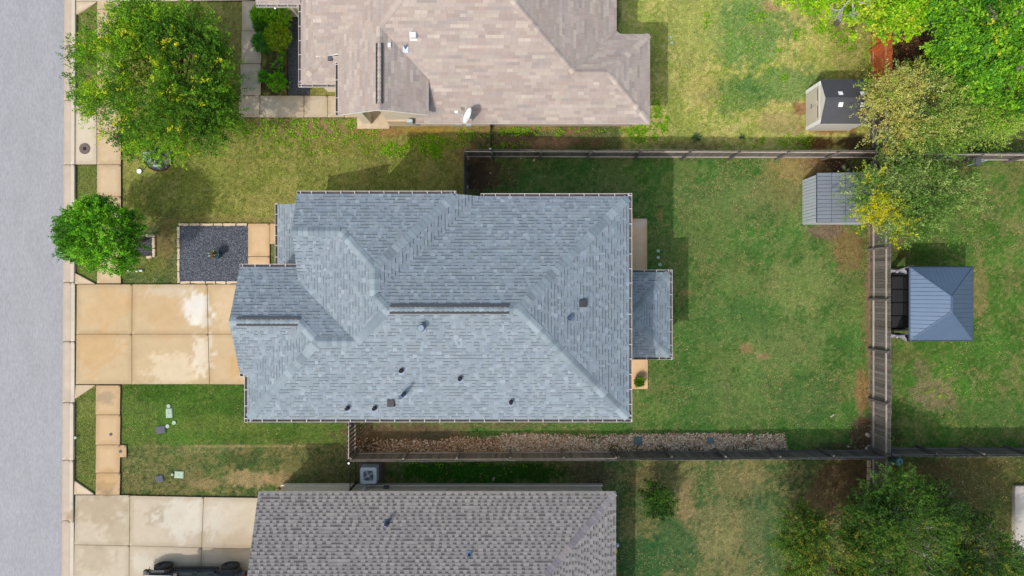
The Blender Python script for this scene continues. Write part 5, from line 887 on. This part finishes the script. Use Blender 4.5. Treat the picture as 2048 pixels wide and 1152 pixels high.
tree('yellowing_tree', 'feathery tree with yellowish olive leaves hanging over the pale plastic shed', 'tree', (18.6, 7.6), (18.5, 7.6, 1.6), [(1830, 225, 3.2, 1.9, 1.7, 1.1), (1775, 235, 3.0, 1.0, 1.5, .8), (1880, 270, 3.0, 1.7, 1.1, .9), (1900, 215, 2.8, 1.1, 1.0, .8), (1780, 175, 3.3, 1.1, .6, .6), (1935, 270, 2.5, 1.0, .7, .6), (1840, 160, 3.0, .8, .5, .5)],
 [(84, 116, 48), (112, 142, 54), (146, 160, 76), (160, 166, 92), (122, 150, 48)], 1500, 28, (.055, .11), (.4, .95), .12, [(1765, 270, 3, 1.6, .75), (1760, 200, 3, 1.5, .75), (1830, 180, 3.4, 1.2, .5)], [(176, 166, 92), (186, 174, 84), (160, 158, 88), (166, 176, 104)], seed=6, gaps=.46, side=.09, nlimb=22, outw=1.5)
tree('yellowing_tree', 'feathery olive tree with a vivid yellow patch hanging over the grey shed', 'tree', (18.3, 4.1), (18.2, 4.1, 1.5), [(1810, 400, 3.0, 1.9, 1.35, 1.0), (1745, 390, 2.9, 1.1, 1.2, .8), (1800, 445, 2.7, 1.3, .7, .6), (1870, 375, 2.7, 1.3, .9, .8), (1880, 430, 2.5, 1.3, .9, .6), (1755, 330, 2.6, .9, .45, .5), (1840, 330, 2.5, 1.5, .6, .6), (1920, 385, 2.2, .8, .8, .5)],
 [(74, 108, 46), (96, 128, 54), (122, 146, 74), (132, 150, 86), (88, 122, 44)], 1500, 28, (.055, .11), (.4, .95), .12, [(1752, 418, 3, .85, .85), (1735, 365, 3, .5, .4), (1800, 455, 3, .4, .6)], [(186, 184, 20), (196, 192, 30), (170, 178, 34), (160, 156, 50)], seed=7, gaps=.455, side=.09, nlimb=22, outw=1.5)
BG = [(50, 96, 24), (74, 124, 30), (96, 150, 34), (124, 174, 40), (84, 136, 44)]
tree('green_tree', 'broad bright green tree filling the upper right corner of the photo', 'tree', (21.0, 11.6), (21.0, 11.8, 2.2), [(1960, 90, 3.6, 2.4, 2.2, 1.3), (2040, 40, 4.0, 2.2, 2.2, 1.2), (1890, 60, 3.4, 1.4, 1.6, 1.0), (1950, 160, 3.0, 1.8, 1.2, .9), (2030, 170, 2.8, 1.7, 1.3, .9), (1900, 130, 2.6, 1.0, .9, .7), (1900, 0, 3.6, 1.4, 1.0, .9)],
 BG, 2500, 28, (.08, .15), (.25, .6), .2, [(2010, 60, 3.6, 2, .12)], [(178, 200, 60), (120, 124, 96)], seed=8, gaps=.44, side=.11, asp=.7, nlimb=24)
tree('green_tree', 'low airy light green tree below the upper right corner tree', 'tree', (22.0, 8.9), (22, 8.9, .9), [(1975, 225, 1.6, 1.6, 1.1, .7), (1930, 225, 1.5, .9, 1.0, .6), (2020, 215, 1.4, .8, .8, .5), (1950, 280, 1.2, 1.2, .6, .5)],
 [(86, 138, 34), (112, 162, 40), (134, 176, 54), (150, 178, 76)], 800, 26, (.05, .1), (.4, .8), .07, seed=9, gaps=.46, side=.07, outw=1.6)
tree('lime_tree', 'lime green tree top with bare white branches at the top edge over the orange fence', 'tree', (16.2, 13.2), (16.2, 13.3, 1.8), [(1760, 15, 3.2, 1.5, 1.3, .8), (1690, -5, 3.2, 1.6, .9, .7), (1800, 40, 3.0, .9, .8, .6), (1610, -8, 2.8, 1.2, .5, .5), (1735, 60, 2.8, .7, .5, .4), (1830, 0, 3.2, .9, 1.0, .7)],
 [(120, 176, 24), (148, 196, 36), (170, 208, 60), (110, 160, 30)], 1100, 26, (.08, .15), (.25, .55), .1, seed=10, gaps=.45, side=.11, asp=.7, nlimb=14)
bt = thing('bare_branches', (15.4, 13.6, 0), 'bare white branches of a dead tree at the top edge over the upper yard', 'dead tree'); mb = MB(); rgb = random.Random(3)
def br(p, d, L, r, lv):
    q = p + d * L; mid = p + d * L * .5 + Vector((rgb.uniform(-.06, .06), rgb.uniform(-.06, .06), 0)) * L; mb.tube([p, mid, q], [r, r * .8, r * .55], 5)
    if lv:
        for k in range(3): br(p.lerp(q, rgb.uniform(.4, 1)), (d + Vector((rgb.uniform(-.8, .8), rgb.uniform(-.8, .8), rgb.uniform(-.25, .3)))).normalized(), L * rgb.uniform(.45, .75), r * .5, lv - 1)
mb.tube([(15.5, 14.6, 0), (15.4, 14.4, 2.0), Vector(U3(1706, -14, 3.6))], [.12, .09, .06], 7); br(Vector(U3(1706, -14, 3.6)), Vector((-.05, -.95, .15)).normalized(), 1.0, .05, 3); br(Vector(U3(1700, -4, 3.6)), Vector((-.6, -.75, .1)).normalized(), .9, .04, 3); mb.build('branches', M['barkw'], bt)
DG = [(34, 60, 20), (44, 74, 26), (56, 88, 30), (68, 102, 34), (82, 114, 42)]
YO = [(112, 116, 36), (124, 122, 46), (100, 110, 34)]
tree('spreading_tree', 'wide dull green tree at lower right with bare grey forked limbs showing in its crown', 'tree', (17.0, -11.8), (17.1, -11.7, 2.0), [(1800, 1060, 4.0, 2.1, 1.8, 1.2), (1790, 990, 3.6, 1.3, 1.1, .8), (1860, 1020, 3.4, 1.3, 1.2, .8), (1740, 1050, 3.6, 1.2, 1.3, .9), (1820, 1120, 4.0, 1.6, 1.2, .9), (1740, 1000, 3.0, .7, .6, .6)], DG, 2300, 28, (.05, .1), (.4, .85), .15, [(1800, 1080, 4, 1.6, .12)], YO, bark='barkg', seed=12, gaps=.465, side=.075, nlimb=26, outw=1.4)
tree('spreading_tree', 'olive tree with yellow tips left of the other lower right trees', 'tree', (14.2, -12.9), (14.2, -12.8, 2.0), [(1640, 1095, 3.8, 1.6, 1.5, 1.1), (1600, 1060, 3.4, 1.0, 1.0, .8), (1700, 1090, 3.6, 1.3, 1.3, .9), (1665, 1150, 3.6, 1.8, 1.0, .9), (1590, 1120, 3.0, .8, .9, .6)], DG, 1800, 28, (.05, .1), (.4, .85), .13, [(1620, 1060, 3.6, 1.3, .2), (1650, 1120, 3.8, 2, .25)], YO, seed=13, gaps=.465, side=.075, nlimb=20, outw=1.4)
tree('spreading_tree', 'thin dull green tree at the lower edge beside the raised slab', 'tree', (20.6, -13.2), (20.6, -13.2, 1.8), [(1950, 1110, 3.4, 1.7, 1.3, 1.0), (1910, 1070, 3.0, 1.0, .9, .7), (2000, 1130, 3.0, 1.4, 1.0, .8), (1890, 1130, 3.4, 1.1, 1.1, .8), (1960, 1060, 2.6, .7, .6, .5)], DG, 1600, 28, (.05, .1), (.4, .85), .11, [(1940, 1120, 3.6, 1.5, .15)], YO, bark='barkg', seed=14, gaps=.47, side=.075, nlimb=20, outw=1.4)
tree('ground_shrub', 'vivid green low shrub under the top of the lower right trees beside the fence', 'shrub', (17.7, -9.9), (17.7, -9.9, .3), [(1752, 999, .6, .5, .45, .35)], [(30, 84, 12), (40, 104, 16)], 90, 26, (.06, .1), (.15, .35), .03, seed=15, side=.07, gaps=.2, twig=0, nlimb=5)
tree('young_tree', 'small dark green bushy tree alone on the lower yard lawn', 'tree', (6.95, -10.3), (6.95, -10.3, .8), [(1310, 995, 1.5, .5, .5, .5), (1330, 1010, 1.3, .45, .35, .35), (1302, 980, 1.2, .35, .35, .3), (1318, 1020, 1.0, .4, .25, .25)], [(28, 52, 16), (38, 68, 20), (50, 84, 24), (64, 100, 30)], 190, 24, (.06, .11), (.2, .45), .04, seed=16, side=.07, gaps=.42, nlimb=9)
def bush(px, py, z, r, rz, cols, lab, seed, n=420, name='round_shrub', lf=(.035, .065), sp=(.08, .18), shell=.8):
    x, y = U(px, py, z); cols = [tuple(min(255, q * 1.22) for q in c) for c in cols]; return tree(name, lab, 'shrub', (x, y), (x, y, .3), [(px, py, z, r, r, rz)], cols, n, 20, lf, sp, .04, seed=seed, shell=shell, gaps=.2, twig=0, side=.035, nlimb=6, outw=1.5)
bush(525, 32, .55, .5, .45, [(84, 134, 16), (108, 158, 24), (66, 112, 16)], 'bright green clipped shrub directly below the upper left gutter corner', 21)
bush(556, 32, .75, .62, .6, [(90, 140, 18), (112, 160, 26), (70, 116, 18)], 'tallest yellow green clipped shrub beside the upper house wall', 22)
bush(526, 52, .5, .38, .4, [(52, 88, 26), (66, 104, 32)], 'small dark clipped shrub in the middle of the upper shrub group', 23, 300)
bush(556, 74, .7, .6, .55, [(108, 134, 22), (128, 150, 28), (90, 118, 20)], 'olive green clipped shrub right of the two dark ones', 24)
bush(526, 86, .5, .44, .45, [(44, 92, 26), (60, 112, 34)], 'dark green clipped shrub lowest in the upper shrub group', 25, 320)
bush(565, 113, .2, .16, .16, [(92, 150, 22)], 'tiny bright green plant on the mulch by the dark gravel', 26, 50, 'small_plant')
bush(556, 165, .25, .38, .25, [(80, 134, 20), (100, 150, 30)], 'spreading low green shrub at the lower end of the mulch bed', 27, 130, 'low_shrub', (.05, .09), (.15, .3), .3)
bush(530, 155, .2, .25, .18, [(70, 130, 24), (90, 148, 32)], 'small low shrub beside the walk at the mulch bed', 28, 60, 'low_shrub', (.05, .09), (.15, .3), .3)
bush(556, 132, .2, .2, .16, [(70, 116, 40), (90, 140, 40)], 'sparse low plant in the middle of the mulch bed', 29, 34, 'low_shrub', (.05, .09), (.15, .3), .3)
bush(1831, 100, .5, .65, .4, [(84, 62, 46), (104, 78, 56), (70, 74, 36)], 'brown dried shrub right of the orange fence', 30, 200, 'dried_shrub', (.05, .1), (.2, .5), .3)
bush(1866, 135, .5, .42, .3, [(196, 124, 92), (214, 150, 112), (170, 104, 78)], 'coral red shrub between the yellowing tree and the upper right tree', 31, 120, 'red_shrub', (.05, .09), (.1, .25), .4)
bush(1822, 68, .4, .4, .3, [(150, 112, 78), (120, 104, 60)], 'tan dried shrub at the top end of the orange fence', 32, 90, 'dried_shrub', (.05, .1), (.2, .4), .3)
x, y = U(1392, 276); t = thing('yucca', (x, y, 0), 'spiky small yucca plant in the shade of the upper fence', 'plant'); n = 60; D = rdir(n, .5); leaves(np.repeat([[x, y, .05]], n, 0), D, RNG.uniform(.2, .4, n), palette(n, [(84, 120, 80), (104, 138, 92)]), 'leaves', t, asp=.1)
x, y = U(1483, 274); t = thing('yucca', (x, y, 0), 'faint small spiky plant in the fence shade, right of the other one', 'plant'); n = 34; D = rdir(n, .5); leaves(np.repeat([[x, y, .05]], n, 0), D, RNG.uniform(.12, .25, n), palette(n, [(84, 120, 80), (104, 138, 92)]), 'leaves', t, asp=.12)
# ---------------------------------------------------------------- grass blades and weeds
RNG = np.random.default_rng(77)
EXC = [(-200, 152, -200, 1400), (196, 244, -200, 567), (152, 560, 568, 769), (193, 243, 769, 989), (149, 560, 989, 1400), (149, 196, 201, 330), (357, 562, 447, 569), (242, 255, 889, 914), (479, 525, -200, 236), (479, 720, 192, 236), (576, 602, 20, 192), (150, 700, -200, 4), (1215, 1295, 437, 778), (610, 1232, 420, 778), (575, 1270, 0, 248), (560, 1232, 970, 1400), (718, 765, 925, 972), (291, 347, 290, 345), (266, 314, 470, 517), (1612, 1740, 180, 262), (1604, 1740, 361, 450), (2028, 2200, 972, 1128)]
n = 520000; X = RNG.uniform(-26, 26.5, n); Y = RNG.uniform(-15, 15, n); px = X * 40 + 1024; py = 576 - Y * 40; keep = np.ones(n, bool)
for a, b, c, d in EXC: keep &= ~((px > a) & (px < b) & (py > c) & (py < d))
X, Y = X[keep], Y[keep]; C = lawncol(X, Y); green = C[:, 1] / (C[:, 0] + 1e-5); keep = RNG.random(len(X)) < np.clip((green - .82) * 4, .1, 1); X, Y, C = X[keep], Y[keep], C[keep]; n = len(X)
a = RNG.random(n) * 6.283; L = RNG.uniform(.035, .11, n); w2 = RNG.uniform(.009, .018, n); z0 = np.full(n, -.005); hh = RNG.uniform(.015, .05, n); dx, dy = np.cos(a), np.sin(a)
V = np.stack([np.stack([X - dy * w2, Y + dx * w2, z0], -1), np.stack([X + dy * w2, Y - dx * w2, z0], -1), np.stack([X + dx * L, Y + dy * L, hh], -1)], 1).reshape(-1, 3)
tm = sm(fbm(X, Y, .8, 118) * .35 + fbm(X, Y, 2.6, 120) * .35 + fbm(X, Y, 8, 131, 2) * .3, .5, .6); tan_ = RNG.random(n) < tm * np.where(X > -10, .6, .5) * np.where(X < -10, .35, 1); gm = np.where((Y > 6.8) & (X > 5), 1.35, 1.0)  # gm: straw blades brightened to follow the painted sunlight of the upper right yard
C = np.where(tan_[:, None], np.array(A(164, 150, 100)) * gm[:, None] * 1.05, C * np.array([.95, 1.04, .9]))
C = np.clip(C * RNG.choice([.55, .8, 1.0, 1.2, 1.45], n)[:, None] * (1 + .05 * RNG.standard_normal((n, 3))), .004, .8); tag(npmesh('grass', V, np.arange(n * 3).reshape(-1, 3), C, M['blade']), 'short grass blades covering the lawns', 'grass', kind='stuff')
bx = [w_ for w_ in WEEDS if w_[4] > 0]; X, Y = [], []
for px_, py_, rx_, ry_, s_ in bx:
    k_ = int(rx_ * ry_ * 3.2); c_ = U(px_, py_); X.append(c_[0] + RNG.uniform(-1.5, 1.5, k_) * (rx_ / 40 + .05)); Y.append(c_[1] + RNG.uniform(-1.5, 1.5, k_) * (ry_ / 40 + .05))
X = np.concatenate(X); Y = np.concatenate(Y); n = len(X); d = weedden(X, Y); keep = RNG.random(n) < np.clip(d * .8, 0, .6) * (fbm(X, Y, 3.5, 88) > .44); X, Y, d = X[keep], Y[keep], d[keep]; n = len(X)
D = RNG.standard_normal((n, 3)); D[:, 2] = .35; dark = (Y < -9) ; C = palette(n, [(166, 226, 30), (140, 212, 22), (190, 236, 56), (120, 190, 24)], .12); C = np.where((Y < -8.9)[:, None] & (X < 8)[:, None], palette(n, [(44, 130, 16), (56, 150, 20), (70, 156, 34)]), C)
o = leaves(np.stack([X, Y, RNG.uniform(.0, .07, n)], -1), D, RNG.uniform(.05, .11, n), C, 'weeds', None, asp=.7, tilt=.4); tag(o, 'patches of bright green broadleaf weeds along the upper house and in its yard', 'weeds', kind='stuff')
# fallen leaves under fences and trees
n = 1800; X = np.concatenate([RNG.normal(16.9, .8, 700), RNG.normal(16.5, .8, 400), RNG.uniform(17.4, 17.85, 700)]); Y = np.concatenate([RNG.normal(2.2, .9, 700), RNG.normal(-9.6, .8, 400), RNG.uniform(-8, 2.6, 700)]); D = RNG.standard_normal((n, 3)); D[:, 2] *= .2
o = leaves(np.stack([X, Y, RNG.uniform(.01, .04, n)], -1), D, RNG.uniform(.03, .07, n), palette(n, [(160, 116, 70), (186, 146, 96), (130, 90, 60)]), 'fallen_leaves', None, asp=.6, tilt=.2); tag(o, 'brown fallen leaves on the ground along the rear fence', 'fallen leaves', kind='stuff')
